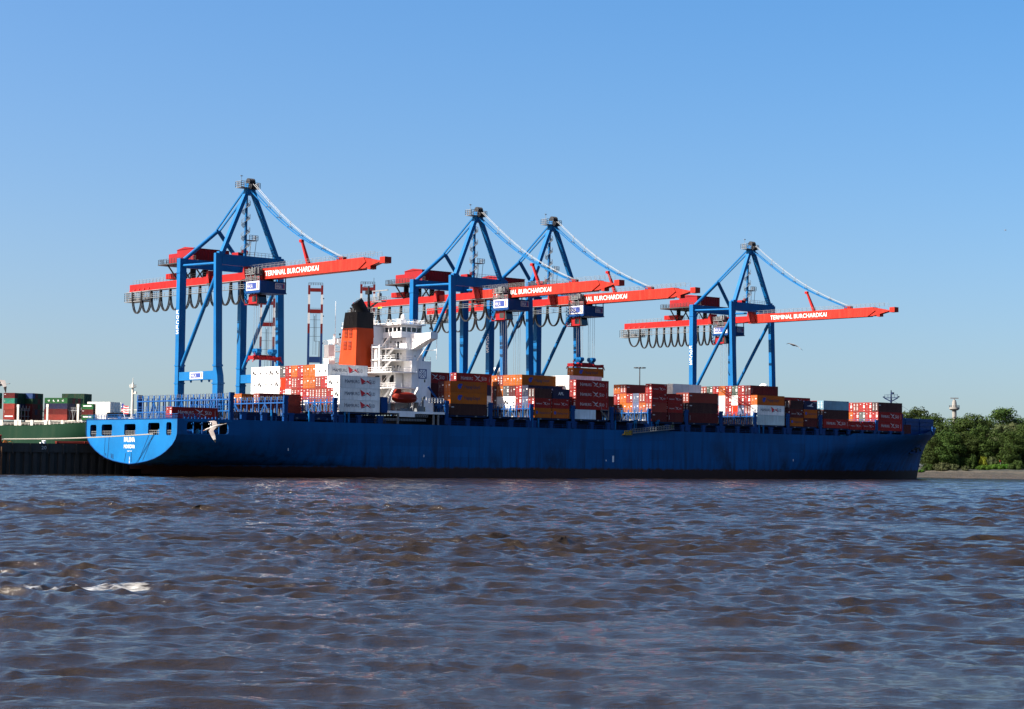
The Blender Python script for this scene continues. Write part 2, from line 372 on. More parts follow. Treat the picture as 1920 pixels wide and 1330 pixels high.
# ------------------------------------------------------------------ water
def build_water():
    cx, cy = cam_pos.x, cam_pos.y
    a_d = np.linspace(R(-17.5), R(17.5), 760)
    a_s = np.linspace(R(20), R(100), 20)
    ang = np.concatenate([-a_s[::-1], a_d, a_s])
    d = np.concatenate([np.array([6, 12, 18, 24, 28]), 31 * (900 / 31) ** np.linspace(0, 1, 1350), np.array([950, 1050, 1200, 1500, 2000, 3000, 5000, 9000])])
    D, A = np.meshgrid(d, ang, indexing='ij')
    X = cx + D * np.cos(th + A); Y = cy + D * np.sin(th + A)
    dsp = np.gradient(d); dth = R(35) / 760
    rng = np.random.default_rng(5)
    H = np.zeros_like(X); CX = np.zeros_like(X); CY = np.zeros_like(X)
    wind = th + R(170)
    waves = []
    for lam, amp, n, spr in ((6.5, 0.017, 4, .30), (3.9, 0.023, 7, .40), (2.5, 0.034, 12, .50), (1.65, 0.030, 16, .60), (1.05, 0.0185, 18, .65), (0.7, 0.0110, 18, .7), (0.45, 0.0062, 18, .8), (0.28, 0.0034, 18, .9)):
        for i in range(n):
            l = lam * rng.uniform(0.78, 1.28); waves.append((l, amp * rng.uniform(0.6, 1.3) * (4.0 / n) ** 0.5, wind + rng.normal(0, spr), rng.uniform(0, 6.283)))
    # slow gust / wake modulation so that calm and rough patches alternate
    mod = np.zeros_like(X)
    for i in range(14):
        l = rng.uniform(18, 90); a = rng.uniform(0, 6.283); mod += np.sin((X * math.cos(a) + Y * math.sin(a)) * 6.283 / l + rng.uniform(0, 6.283))
    mod = 1.0 + 0.13 * mod / 1.5
    mod = np.clip(mod, 0.5, 1.7)
    wx = np.zeros_like(X); wy = np.zeros_like(X)
    for i in range(6):
        l = rng.uniform(6, 25); a = rng.uniform(0, 6.283); p = (X * math.cos(a) + Y * math.sin(a)) * 6.283 / l + rng.uniform(0, 6.283)
        wx += np.sin(p) * 0.10 * l / 6; wy += np.cos(p * 1.1) * 0.10 * l / 6
    XX, YY = X + wx, Y + wy
    for l, am, a, ph in waves:
        k = 6.283 / l
        fade = np.clip((l / np.maximum(dsp, d * dth) - 2.2) / 2.5, 0, 1)[:, None]
        near = np.interp(d, [40, 62, 80, 120, 300], [.52, .68, 1.1, 1.3, 2.3] if l > 1.3 else [.48, .62, 1.15, 1.5, 2.0])[:, None]
        if fade.max() <= 0: continue
        p = k * (XX * math.cos(a) + YY * math.sin(a)) + ph
        A_ = am * fade * near * mod
        H += A_ * np.sin(p)
        CX += A_ * math.cos(a) * np.cos(p); CY += A_ * math.sin(a) * np.cos(p)
    # a boat's wake: long smooth swells in the nearest water
    dist_w = np.exp(-((D - 44) / 11.0) ** 2)
    for l, am, a, ph in ((6.8, 0.042, th + R(176), 0.4), (4.3, 0.018, th + R(163), 2.0), (2.9, 0.012, th + R(190), 1.0)):
        H += am * dist_w * np.sin(6.283 / l * (XX * math.cos(a) + YY * math.sin(a)) + ph)
    # broken foam on a few wave tops: world position, half sizes along and across, strength
    F = np.zeros_like(X)
    ux, uy = math.cos(th), math.sin(th)
    patches = [(-259.3, -308.9, 1.5, 1.5, .95), (-258.0, -309.8, 1.3, 1.0, .85), (-260.6, -307.6, .9, 1.0, .7)]
    for k in range(46):       # a ragged line of breaking crests from the first patch toward the bow
        f = rng.uniform(0, 1) ** 1.15; bx, by = -259.0 + f * 38, -308.8 + f * 2.2 + 5.5 * math.sin(f * 5.2) * f
        patches.append((bx + rng.normal(0, 1.2), by + rng.normal(0, 1.3), rng.uniform(.25, .9), rng.uniform(.2, .55), rng.uniform(.35, .72)))
    for k in range(40):
        dd = rng.uniform(60, 190); aa = rng.uniform(R(-15), R(15)); patches.append((cx + dd * math.cos(th + aa), cy + dd * math.sin(th + aa), rng.uniform(.2, .6), rng.uniform(.15, .4), rng.uniform(.3, .5)))
    for px, py, la, lb, st in (patches):
        e = (X - px) * ux + (Y - py) * uy; f = -(X - px) * uy + (Y - py) * ux
        F = np.maximum(F, st * np.exp(-(e / lb) ** 2 - (f / la) ** 2))
    H += 0.04 * F
    nr, nc = X.shape
    co = np.stack([X + 1.0 * CX, Y + 1.0 * CY, H], -1).reshape(-1, 3)
    i = np.arange(nr * nc).reshape(nr, nc)
    q = np.stack([i[:-1, :-1], i[:-1, 1:], i[1:, 1:], i[1:, :-1]], -1).reshape(-1, 4)[:, ::-1]
    me = bpy.data.meshes.new('water')
    me.vertices.add(len(co)); me.vertices.foreach_set('co', co.astype(np.float32).ravel())
    me.loops.add(q.size); me.loops.foreach_set('vertex_index', q.astype(np.int32).ravel())
    me.polygons.add(len(q)); me.polygons.foreach_set('loop_start', np.arange(0, q.size, 4, dtype=np.int32))
    me.update(calc_edges=True)
    me.polygons.foreach_set('use_smooth', np.ones(len(q), dtype=bool))
    at = me.attributes.new('foam', 'FLOAT', 'POINT'); at.data.foreach_set('value', F.astype(np.float32).ravel())
    m, nt, b = newmat('river_water')
    N, L = nt.nodes, nt.links
    b.inputs['Base Color'].default_value = (0.0125, 0.0085, 0.0045, 1); b.inputs['Roughness'].default_value = 0.07; b.inputs['IOR'].default_value = 1.333
    tc = N.new('ShaderNodeTexCoord')
    mr0 = N.new('ShaderNodeMapping'); mr0.inputs['Rotation'].default_value = (0, 0, -th); L.new(tc.outputs['Object'], mr0.inputs[0])
    mp = N.new('ShaderNodeMapping'); mp.inputs['Scale'].default_value = (1.0, 0.4, 1.0); L.new(mr0.outputs[0], mp.inputs[0])
    n1 = N.new('ShaderNodeTexNoise'); n1.inputs['Scale'].default_value = 6.0; n1.inputs['Detail'].default_value = 6; n1.inputs['Roughness'].default_value = 0.6; L.new(mp.outputs[0], n1.inputs['Vector'])
    n2 = N.new('ShaderNodeTexNoise'); n2.inputs['Scale'].default_value = 1.0; n2.inputs['Detail'].default_value = 5; n2.inputs['Roughness'].default_value = 0.55; L.new(mp.outputs[0], n2.inputs['Vector'])
    b1 = N.new('ShaderNodeBump'); b1.inputs['Strength'].default_value = 0.8; b1.inputs['Distance'].default_value = 0.085; L.new(n1.outputs['Fac'], b1.inputs['Height'])
    b2 = N.new('ShaderNodeBump'); b2.inputs['Strength'].default_value = 0.5; b2.inputs['Distance'].default_value = 0.22; L.new(n2.outputs['Fac'], b2.inputs['Height']); L.new(b1.outputs[0], b2.inputs['Normal'])
    L.new(b2.outputs[0], b.inputs['Normal'])
    # foam: ragged white lace where the water breaks
    fa = N.new('ShaderNodeAttribute'); fa.attribute_name = 'foam'
    nf = N.new('ShaderNodeTexNoise'); nf.inputs['Scale'].default_value = 2.2; nf.inputs['Detail'].default_value = 8; nf.inputs['Roughness'].default_value = 0.75; L.new(mp.outputs[0], nf.inputs['Vector'])
    ad = N.new('ShaderNodeMath'); ad.operation = 'MULTIPLY_ADD'; L.new(fa.outputs['Fac'], ad.inputs[0]); ad.inputs[1].default_value = 0.50; L.new(nf.outputs['Fac'], ad.inputs[2])
    mr = N.new('ShaderNodeMapRange'); mr.inputs['From Min'].default_value = 0.76; mr.inputs['From Max'].default_value = 1.16; L.new(ad.outputs[0], mr.inputs['Value'])
    df = N.new('ShaderNodeBsdfDiffuse'); df.inputs['Color'].default_value = (0.40, 0.40, 0.39, 1)
    ms = N.new('ShaderNodeMixShader'); L.new(mr.outputs[0], ms.inputs[0]); L.new(b.outputs[0], ms.inputs[1]); L.new(df.outputs[0], ms.inputs[2])
    L.new(ms.outputs[0], N['Material Output'].inputs['Surface'])
    me.materials.append(m)
    o = bpy.data.objects.new('water', me); COL.objects.link(o); tag(o, kind='structure')
build_water()

# ------------------------------------------------------------------ container ship
SHIP = empty('container_ship', (0, 20, 0), 'long deep blue container ship moored along the quay, loaded with stacked containers', 'ship')

T_PTS = [(2.77, 0), (3.1, 4.2), (3.5, 7.5), (4.1, 10.6), (4.9, 13.3), (5.8, 15.5), (7.2, 18.0), (8.4, 19.3), (9.5, 19.9), (10.2, 20.0), (40, 20.0)]
def interp(t, P):
    if t <= P[0][0]: return P[0][1]
    for (a, b), (c, d) in zip(P[:-1], P[1:]):
        if t <= c: return b + (d - b) * (t - a) / (c - a)
    return P[-1][1]
STEM = [(-1.5, 237.5), (0, 238.0), (3.1, 238.9), (7.5, 240.5), (11.1, 242.9), (14.7, 246.2), (16.4, 249.6), (18, 251.5)]
def deckz(x):
    return interp(x, [(-61, 13.1), (176, 13.1), (177, 13.25), (178.6, 13.85), (180, 13.95), (205, 13.95), (220, 14.2), (235, 14.6), (249.6, 15.5), (260, 15.8)])
def half(x, z):
    if x < 10:
        if z >= 2.77:
            t0 = interp(z, T_PTS); u = min(1, max(0, (x + 61) / 62.0))
        else:
            t0 = 0; x0 = -61 + (2.77 - z) / 4.3 * 13; u = min(1, max(0, (x - x0) / 58.0))
        return t0 + (20 - t0) * (1 - (1 - u) ** 2.0)
    xs = interp(z, [(-1.5, 118), (0, 122), (7, 152), (11, 178), (13.5, 199), (16.5, 201)]); xe = interp(z, STEM)
    if x <= xs: return 20.0
    u = min(1.0, (x - xs) / (xe - xs)); p = interp(z, [(-1.5, 1.7), (7, 1.8), (13, 2.15), (16.5, 2.2)])
    return 20.0 * (1 - u ** p)

def build_hull():
    mb = MB()
    xs = [-61, -60, -58, -55, -52, -48, -44, -38, -30, -20, -10, 0, 20, 60, 100, 140, 150, 160, 168, 174, 176, 177, 177.8, 178.6, 180, 186, 192, 198, 204, 210, 215, 220, 225, 229, 233, 236, 238, 240, 242, 244, 246, 248, 249.5, 251]
    lev = [-1.5, -0.6, 0.5, 1.6, 2.77, 3.1, 3.5, 4.1, 4.9, 5.8, 7.2, 8.4, 9.5]
    up = [0.25, 0.5, 0.75, 1.0]
    for side in (-1, 1):
        rows = []
        for x in xs:
            zd = deckz(x); zz = lev + [9.5 + (zd - 9.5) * k for k in up]
            r = []
            for z in zz:
                xx = min(x, interp(z, STEM))
                r.append((xx, 20 + side * half(xx, z), z))
            rows.append(r)
        base = len(mb.v); n = len(rows[0])
        for r in rows: mb.v += r
        for i in range(len(rows) - 1):
            for k in range(n - 1):
                if side == -1 and xs[i] < -44 and k >= len(lev) - 1: continue
                a = base + i * n + k
                q = (a, a + n, a + n + 1, a + 1)
                mb.face(q if side < 0 else q[::-1])
    return mb.build('hull', 'hull', SHIP, smooth=35)
build_hull()

def transom():
    pts = [(z, h) for z, h in T_PTS if z <= 10.2]
    right = [(20 - h, z) for z, h in pts[1:]]; left = [(20 + h, z) for z, h in pts[1:]]
    out = [(20, 2.77)] + right + [(0, 13.1), (40, 13.1)] + left[::-1]
    holes = [rrect(35.4, 38.3, 9.0, 11.85, 0.55), rrect(28.2, 33.0, 9.25, 11.9, 0.5), rrect(17.8, 22.8, 9.3, 11.95, 0.5), rrect(7.5, 12.4, 9.4, 12.15, 0.5), rrect(2.5, 4.7, 9.3, 12.25, 0.55)]
    V, F = fill2d([out] + holes)
    mb = MB(); mb.place2d((V, F), (-61.0, 0, 0), (0, 1, 0), (0, 0, 1))
    t = mb.build('transom', 'hull_paint_lit', SHIP)
    # edge strips of the window openings (plate thickness), a rim along the outline
    e = MB()
    for h in holes:
        for a, b in zip(h, h[1:] + h[:1]): e.poly([(-61, a[0], a[1]), (-61, b[0], b[1]), (-60.3, b[0], b[1]), (-60.3, a[0], a[1])])
    for a, b in zip(out, out[1:] + out[:1]): e.beam((-61.05, a[0], a[1]), (-61.05, b[0], b[1]), 0.14, 0.14)
    e.build('rim', 'deck_blue', t)
    n = MB()
    put_text(n, 'PALENA', (-61.03, 22.7, 7.85), (0, -1, 0), (0, 0, 1), 1.05, 4.75, 0, 0.02)
    put_text(n, 'MONROVIA', (-61.03, 22.7, 6.35), (0, -1, 0), (0, 0, 1), 0.85, 4.75, 0, 0.015)
    put_text(n, 'IMO 9314', (-61.03, 21.2, 5.55), (0, -1, 0), (0, 0, 1), 0.3, 2.0, 0)
    for k in range(5): n.box(-61.06, -61.01, 20.0, 20.25, 2.95 + k * 0.32, 3.1 + k * 0.32)
    n.build('ship_name', 'mark_white', t)
    s = MB()      # rust runs and hanging lines below the openings
    for y0, z0, y1, z1, wd in ((31.2, 9.2, 31.6, 3.9, .07), (29.4, 9.2, 30.0, 3.7, .08), (21.8, 5.3, 22.3, 3.3, .09), (19.4, 5.4, 19.3, 3.2, .08), (12.0, 9.3, 16.2, 3.4, .09), (10.2, 9.3, 14.4, 3.6, .09), (28.4, 5.1, 28.2, 4.0, .16), (27.6, 5.0, 27.5, 3.8, .16), (31.0, 5.2, 30.8, 4.6, .14)):
        s.poly([(-61.025, y0 + wd, z0), (-61.025, y0 - wd, z0), (-61.025, y1 - wd, z1), (-61.025, y1 + wd, z1)])
    s.build('rust_streak', 'deck_dark', t)
    # starboard mooring opening
    V, F = fill2d([[(-61, 9.5), (-44, 9.5), (-44, 13.1), (-61, 13.1)], rrect(-58.6, -47.5, 9.75, 12.35, 0.7)])
    p = MB(); p.place2d((V, F), (0, 0.0, 0), (1, 0, 0), (0, 0, 1))
    pp = p.build('quarter_plate', 'hull', SHIP)
    q = MB(); rr_ = rrect(-58.6, -47.5, 9.75, 12.35, 0.7)
    for a, b in zip(rr_, rr_[1:] + rr_[:1]): q.poly([(a[0], 0, a[1]), (b[0], 0, b[1]), (b[0], 0.5, b[1]), (a[0], 0.5, a[1])])
    q.build('rim', 'bridge_blue', pp)
transom()

def mooring_deck():
    mb = MB()
    mb.box(-60.5, -44.2, 0.5, 39.5, 9.0, 9.2); mb.box(-44.2, -44.0, 0.3, 39.7, 9.0, 13.0)
    mb.build('mooring_deck', 'deck_dark', SHIP)
    d = MB(); d.box(-60.9, -44.1, 3.3, 39.85, 12.75, 13.05)
    d.build('poop_deck', 'deck_blue', SHIP)
    for i, (x, y) in enumerate(((-57, 2.2), (-53.5, 2.0), (-50.0, 2.2), (-58.5, 10), (-58.5, 20), (-58.5, 30.5))):
        g = MB(); g.cyl((x - .9, y, 10.1), (x + .9, y, 10.1), 0.55, n=12); g.cyl((x - 1.0, y, 10.1), (x - .9, y, 10.1), 0.8, n=12); g.cyl((x + .9, y, 10.1), (x + 1.0, y, 10.1), 0.8, n=12)
        g.box(x - 1.2, x + 1.2, y - .5, y + .5, 9.2, 9.6)
        g.build('mooring_winch', 'crane_blue' if i % 2 else 'bridge_blue', SHIP, smooth=40)
    for x in (-56.2, -53.9, -51.6, -49.4):
        g = MB(); g.box(x - .1, x + .1, 0.9, 1.1, 9.2, 12.75); g.box(x - .5, x + .1, 1.0, 1.15, 11.9, 12.1)
        g.build('pillar', 'white' if x in (-51.6,) else 'bridge_blue', SHIP)
    f = MB()
    for y0, y1, z in ((35.5, 38.2, 9.75), (28.3, 32.9, 9.8), (17.9, 22.7, 9.8), (7.6, 12.3, 9.9), (2.6, 4.6, 9.9)):
        for dz in (0, .5): f.box(-60.75, -60.65, y0, y1, z + dz, z + dz + .08)
        k = int((y1 - y0) / .8) + 1
        for i in range(k + 1): f.box(-60.75, -60.65, y0 + (y1 - y0) * i / k - .04, y0 + (y1 - y0) * i / k + .04, 9.2, z + .5)
    f.build('fairlead_rail', 'galv', SHIP)
    r = MB(); r.rail([(-60.8, 39.7, 13.05), (-60.8, 0.3, 13.05), (-55, .3, 13.05)], 1.1, .04, 1.5, rows=3)
    for x in np.arange(-59, -48, 0.9): r.box(x, x + .35, .15, .45, 13.1, 13.1 + random.choice((.25, .4, .55)))
    r.build('handrail', 'bridge_blue', SHIP)
    for a, b in ((-59.2, -51.3), (-48.6, -46.6)):
        lf = MB(); lf.box(a, b, -0.06, .14, 12.52, 12.95); lf.build('rubbing_strake', 'crane_blue', SHIP)
mooring_deck()

def decks():
    mb = MB()
    xs = [-44, 0, 100, 170, 180, 196, 205, 212, 220, 228, 234, 240, 246, 249]
    for a, b in zip(xs[:-1], xs[1:]):
        za, zb = deckz(a) - .12, deckz(b) - .12
        ha, hb = half(a, za) - .1, max(0.2, half(b, zb) - .1)
        mb.poly([(a, 20 - ha, za), (b, 20 - hb, zb), (b, 20 + hb, zb), (a, 20 + ha, za)])
    mb.build('main_deck', 'deck_dark', SHIP)
    c = MB()
    for a, b in ((-43, -3.4), (17.6, 176), (180, 204)): c.box(a, b, 3.0, 37.0, deckz(a) - .1, 15.05)
    c.build('hatch_coaming', 'deck_dark', SHIP)
decks()

BAYS = {'A': (-16.0, 15.75), 'B': (-30.5, 14.2), 'k1': (18.5, 15.8), 'k2': (33.0, 15.8), 'k3': (47.1, 15.75), 'k4': (61.8, 15.75), 'k5': (76.4, 16.9), 'k6': (90.9, 15.7), 'k7': (105.8, 15.7), 'k8': (120.3, 15.7), 'k9': (134.8, 15.65), 'k10': (149.6, 15.55), 'k11': (165.0, 15.35), 'k12': (177.6, 15.1), 'k13': (191.6, 15.0)}
def hatches():
    for k, (x, z) in BAYS.items():
        mb = MB(); zt = min(z, 15.8) - .06
        mb.box(x - .1, x + 12.3, 0.55, 39.45, zt - .45, zt)
        for j in range(16): mb.box(x + .1, x + 12.1, .5 + 2.48 * j + .9, .5 + 2.48 * j + 1.2, zt, zt + .02)
        for q in range(2): mb.box(x + 2 + q * 6.3, x + 2.6 + q * 6.3, .48, .56, zt - .42, zt - .08, 1)
        mb.build('hatch_cover', ['deck_dark', 'galv'], SHIP)
    # stanchions along the ship's side carrying the outboard stacks
    px = [-43.2, -37.5, -31.6, -30.0, -24, -17.3, -15.6, -10, -3.6] + [18.2, 24.4, 30.9, 32.9, 39, 45.3, 47.2, 53.2, 59.6, 61.7, 68, 74.2, 76.4, 82.5, 88.9, 91, 97, 103.3, 105.8, 112, 118.2, 120.2, 126.5, 132.7, 134.8, 141, 147.2, 149.6, 155.8, 162, 165, 171, 177.2, 183.7, 190, 191.8, 197.8, 203.9]
    for x in px:
        mb = MB(); wd = 1.0 if int(x * 10) % 3 else 1.35; z0 = deckz(x) - .1
        mb.box(x - wd / 2, x + wd / 2, .25, 1.0, z0, 15.02); mb.poly([(x - wd / 2, .25, 15.02), (x + wd / 2, .25, 15.02), (x + wd / 2, .25, 15.02)]) if False else None
        mb.box(x - wd / 2 - .25, x + wd / 2 + .25, .22, .9, 14.55, 14.95)
        mb.build('stanchion', 'deck_blue', SHIP)  # darker blue puts the shade of the ship's side into the colour
    r = MB(); r.rail([(-43, .35, 13.1), (-2, .35, 13.1)], 1.0, .03, 3.0); r.rail([(18, .35, 13.1), (175, .35, 13.1)], 1.0, .03, 3.0)
    r.build('handrail', 'deck_blue', SHIP)
    v = MB()       # bright fire main and ventilator posts seen between the stanchions
    for x in (-35.6, -24.9, -14.5, -13.3, 46.3, 48.4, 76.6, 90.6, 135.5, 137.4):
        v = MB(); v.box(x - .17, x + .17, .05, .38, 13.15, 15.6); v.build('ventilator_post', 'crane_blue', SHIP)
hatches()

def lashing_bridge(x, z0, z1, j0=0, j1=16, mat='bridge_blue', decks_=(0.62,)):
    mb = MB(); w = 0.55
    ys = [.45 + 2.48 * j for j in range(j0, j1 + 1)]
    for y in ys:
        mb.box(x - w - .1, x - w + .16, y - .14, y + .14, z0, z1 - .9)
        mb.box(x + w - .12, x + w + .1, y - .11, y + .11, z0, z1 - .9)
        mb.box(x - w - .05, x - w + .05, y - .24, y + .24, z1 - 1.2, z1 - .35)
        mb.box(x - w - .04, x - w + .04, y + .75, y + .95, z0, z0 + 1.9)
    for f in decks_:
        z = z0 + (z1 - z0) * f
        mb.box(x - w - .12, x + w + .12, ys[0] - .3, ys[-1] + .3, z, z + .28)
        mb.rail([(x - w, ys[0] - .2, z + .28), (x - w, ys[-1] + .2, z + .28)], 1.15, .03, 1.24, rows=2)
    for j in range(3, len(ys) - 1, 5):
        mb.beam((x - w, ys[j] + .1, z0 + (z1 - z0) * decks_[-1]), (x - w, ys[j] - 2.4, z0), .22, .22); mb.beam((x - w, ys[j] + .1, z0 + (z1 - z0) * decks_[-1]), (x - w, ys[j] + 2.4, z0), .22, .22)
    for y in ys[:-1]:
        for t in (.5, 1.15, 1.8):
            mb.beam((x - w - .14, y + t, z0 + .1), (x - w - .14, y + t + random.uniform(-.25, .25), z0 + random.uniform(1.3, 2.1)), .09, .09, 1)
            mb.beam((x - w - .14, y + t, z1 - 1.0), (x - w - .14, y + t + .1, z1 - .1), .07, .07, 1)
    o = mb.build('lashing_bridge', [mat, 'galv'], SHIP)
    for yy in [ys[0], ys[-1]]:       # outboard end towers
        e = MB(); e.box(x - .5, x + .5, yy - .32, yy + .05, z0 - (2.4 if j0 == 0 and z0 > 15 else 0), z1 - .15); e.box(x - .62, x + .62, yy - .38, yy + .1, z1 - .75, z1)
        e.build('end_tower', 'deck_blue', o)  # darker blue than the bridge itself, standing in for shade on the towers
lashing_bridge(-46.6, 13.1, 19.35, decks_=(0.30, 0.72))
lashing_bridge(-31.6, 14.2, 19.1)
lashing_bridge(-17.3, 15.7, 19.0)
for x in (17.3, 31.9, 46.0, 60.9, 75.4, 89.9, 104.8, 119.2, 133.8, 148.5, 163.6, 190.7): lashing_bridge(x, 15.7 if x < 180 else 14.9, 19.2 if x < 180 else 18.3)
w_ = MB()          # pale frame standing ahead of the short grey container
for y in (.5, 2.9, 5.4):
    w_.box(74.2, 74.4, y - .1, y + .1, 15.7, 19.1); w_.box(71.4, 71.6, y - .1, y + .1, 18.2, 19.1)
w_.beam((74.3, .5, 18.3), (71.5, .5, 18.3), .2, .2); w_.beam((71.3, .5, 18.2), (73.9, .5, 15.8), .22, .22); w_.beam((72.6, .5, 17.6), (74.2, .5, 15.8), .16, .16); w_.rail([(70.4, .5, 18.3), (74.3, .5, 18.3), (74.3, 5.4, 18.3)], 1.0, .04, .8)
w_.build('side_platform', 'galv', SHIP)

def superstructure():
    acc = MB()
    tower = [(10.5, 15.8, 8.3, 32.3, 15.9, 35.0), (9.7, 15.9, 5.0, 8.28, 18.7, 29.1), (9.7, 15.9, 32.32, 35.6, 18.7, 29.1), (7.4, 10.48, 8.6, 32.0, 15.9, 26.0), (11.2, 15.7, 3.6, 8.28, 15.9, 18.68), (11.2, 15.7, 32.32, 37, 15.9, 18.68), (5.9, 9.2, 15.8, 25.5, 26.02, 38.0)]
    for t in tower: acc.box(*t)
    a = a_blk = acc.build('accommodation_block', 'white', SHIP)
    d = MB()
    for z, x0, y0 in ((18.55, 4.5, 4.6), (22.2, 3.6, 3.6), (26.1, 2.9, 4.4), (29.15, 5.2, 6.0), (32.1, 5.6, 7.2)):
        d.box(x0, 10.9, y0, 40.3 - y0, z - .12, z + .10)
        d.rail([(10.9, y0 + .1, z + .1), (x0 + .1, y0 + .1, z + .1), (x0 + .1, 15.5, z + .1)], 1.1, .03, 1.8, rows=2)
        d.rail([(x0 + .1, 24, z + .1), (x0 + .1, 40.3 - y0, z + .1), (10.9, 40.3 - y0, z + .1)], 1.1, .03, 1.8, rows=2)
    d.rail([(9.8, 8.2, 29.1), (9.8, 5.1, 29.1), (15.8, 5.1, 29.1)], 1.1, .03, 1.8, rows=2)
    d.rail([(11, .7, 18.6), (16.6, .7, 18.6)], 1.2, .05, 1.0, rows=3)
    d.build('deck_gallery', 'white', a)
    for i, (z0, z1) in enumerate(((18.65, 22.2), (22.3, 26.0), (26.2, 29.1), (29.25, 32.05), (32.2, 35.2))):
        ya, yb = (9.6, 13.8) if i % 2 else (9.4, 13.2)
        x = 6.4 + (i % 2) * .9
        st = MB(); st.beam((x, yb, z0), (x, ya, z1), .75, .18); st.beam((x - .4, yb, z0 + 1), (x - .4, ya, z1 + 1), .06, .06); st.beam((x + .4, yb, z0 + 1), (x + .4, ya, z1 + 1), .06, .06)
        st.build('outside_stair', 'white', a)
    fr = MB()     # framed stair tower beside the funnel
    for xx in (4.6, 6.6):
        for yy in (11.6, 14.6): fr.box(xx - .13, xx + .13, yy - .13, yy + .13, 26.2, 33.2)
    for z in (29.2, 32.4): fr.box(4.4, 6.8, 11.4, 14.8, z, z + .25)
    fr.box(5.0, 6.6, 13.2, 14.6, 26.2, 32.4)
    fr.build('stair_tower', 'white', a)
    # dark openings, portholes, doors
    def op_box(*a):
        q = MB(); q.box(*a); q.build('door' if a[5] - a[4] > 1.85 else 'window', 'glass', a_blk)
    for y0 in (9.2, 12.2, 15.0): op_box(7.34, 7.42, y0, y0 + 1.7, 23.6, 25.5)
    for z in (23.8, 19.6): op_box(13.7, 14.1, 4.96, 5.02, z, z + .75)
    for z in (26.9, 30.2, 33.2):
        for y in (10.2, 12.6, 14.4): op_box(10.44, 10.52, y, y + .32, z + .6, z + 1.05)
    for z in (30.2, 32.9): op_box(13.2, 13.5, 8.26, 8.32, z, z + .4)
    for z in (26.25, 29.3, 32.2): op_box(10.44, 10.52, 11.2, 11.9, z, z + 1.9)
    op_box(5.84, 5.92, 17, 18, 36.2, 37.2)
    op_box(11.9, 12.3, 3.54, 3.62, 16.4, 17.6); op_box(12.6, 13.0, 3.54, 3.62, 16.4, 17.6)
    em = MB()     # emblem: navy frame with a saltire
    y = 4.97
    for x0, x1, z0, z1 in ((11.9, 14.5, 26.9, 27.1), (11.9, 14.5, 24.7, 24.9), (11.9, 12.12, 24.7, 27.1), (14.28, 14.5, 24.7, 27.1)): em.box(x0, x1, y, y + .05, z0, z1)
    em.beam((12.1, y + .01, 24.9), (14.3, y + .01, 26.9), .04, .14); em.beam((12.1, y + .03, 26.9), (14.3, y + .03, 24.9), .04, .14)
    for tx, tz in ((13.05, 26.45), (13.05, 25.1), (12.35, 25.75), (13.75, 25.75)): em.box(tx, tx + .25, y, y + .05, tz, tz + .28)
    em.build('emblem', 'sign_blue', a)
    # navigating bridge
    b = MB()
    b.box(9.0, 15.9, 8.6, 32.0, 35.05, 36.5); b.box(9.1, 15.8, 8.7, 31.9, 37.65, 38.2); b.box(8.4, 16.4, 7.9, 32.7, 38.2, 38.5)
    for y in np.arange(8.7, 32.0, 1.66): b.box(9.05, 9.3, y - .12, y + .12, 36.5, 37.65)
    for x in np.arange(9.2, 15.9, 1.6): b.box(x - .12, x + .12, 8.65, 8.9, 36.5, 37.65)
    br = b.build('navigating_bridge', 'white', SHIP)
    g = MB(); g.box(9.2, 15.7, 8.8, 31.8, 36.45, 37.7); g.build('bridge_window', 'glass', br)
    r = MB(); r.rail([(8.5, 8.0, 38.5), (16.3, 8.0, 38.5), (16.3, 32.6, 38.5), (8.5, 32.6, 38.5), (8.5, 8.0, 38.5)], 1.1, .035, 1.4, rows=3)
    r.box(10, 12, 10, 11.5, 38.5, 39.6); r.cyl((12.5, 12.5, 38.5), (12.5, 12.5, 40.2), .12); r.build('roof_rail', 'white', br)
    dm = MB(); dm.tube([(11.2, 10.6, 39.6), (11.2, 10.6, 40.1), (11.2, 10.6, 40.6), (11.2, 10.6, 40.95), (11.2, 10.6, 41.1)], [.35, .55, .52, .3, .05], 12); dm.build('satellite_dome', 'white', br, smooth=60)
    # bridge wings with raking bracket
    for sgn in (-1, 1):
        def yy(v): return v if sgn < 0 else 40.3 - v
        wn = MB()
        def bx(x0, x1, a0, a1, z0, z1): wn.box(x0, x1, min(yy(a0), yy(a1)), max(yy(a0), yy(a1)), z0, z1)
        bx(11.8, 14.2, .45, 8.4, 34.55, 34.8)
        bx(11.8, 11.95, .45, 8.2, 34.8, 36.0); bx(14.05, 14.2, .45, 8.2, 34.8, 36.0); bx(11.96, 14.04, .45, .6, 34.8, 36.2)
        prof = [(8.3, 31.9), (8.3, 34.54), (.5, 34.54), (2.4, 34.0), (5.0, 33.0)]
        n = len(wn.v); wn.v += [(11.85, yy(a), z) for a, z in prof] + [(14.15, yy(a), z) for a, z in prof]; k = len(prof)
        wn.face(range(n, n + k)); wn.face(list(range(n + k, n + 2 * k))[::-1])
        for i in range(k): wn.face((n + i, n + (i + 1) % k, n + k + (i + 1) % k, n + k + i))
        wo = wn.build('bridge_wing', 'white', SHIP)
        s2 = MB(); s2.cyl((12.2, yy(6.0), 29.2), (13, yy(1.6), 34.5), .13); s2.cyl((14.1, yy(.7), 29.4), (14.1, yy(.7), 34.5), .06); s2.cyl((14.1, yy(.7), 31.8), (14.1, yy(8.3), 31.8), .06); s2.build('strut', 'white', wo)
        l2 = MB(); l2.cyl((12.6, yy(1.5), 36.0), (12.6, yy(1.5), 36.9), .05); l2.cyl((12.6, yy(1.5), 36.9), (12.6, yy(1.5), 37.4), .25); l2.cyl((13.3, yy(.8), 36.0), (13.3, yy(.8), 36.5), .22); l2.build('searchlight', 'black', wo)
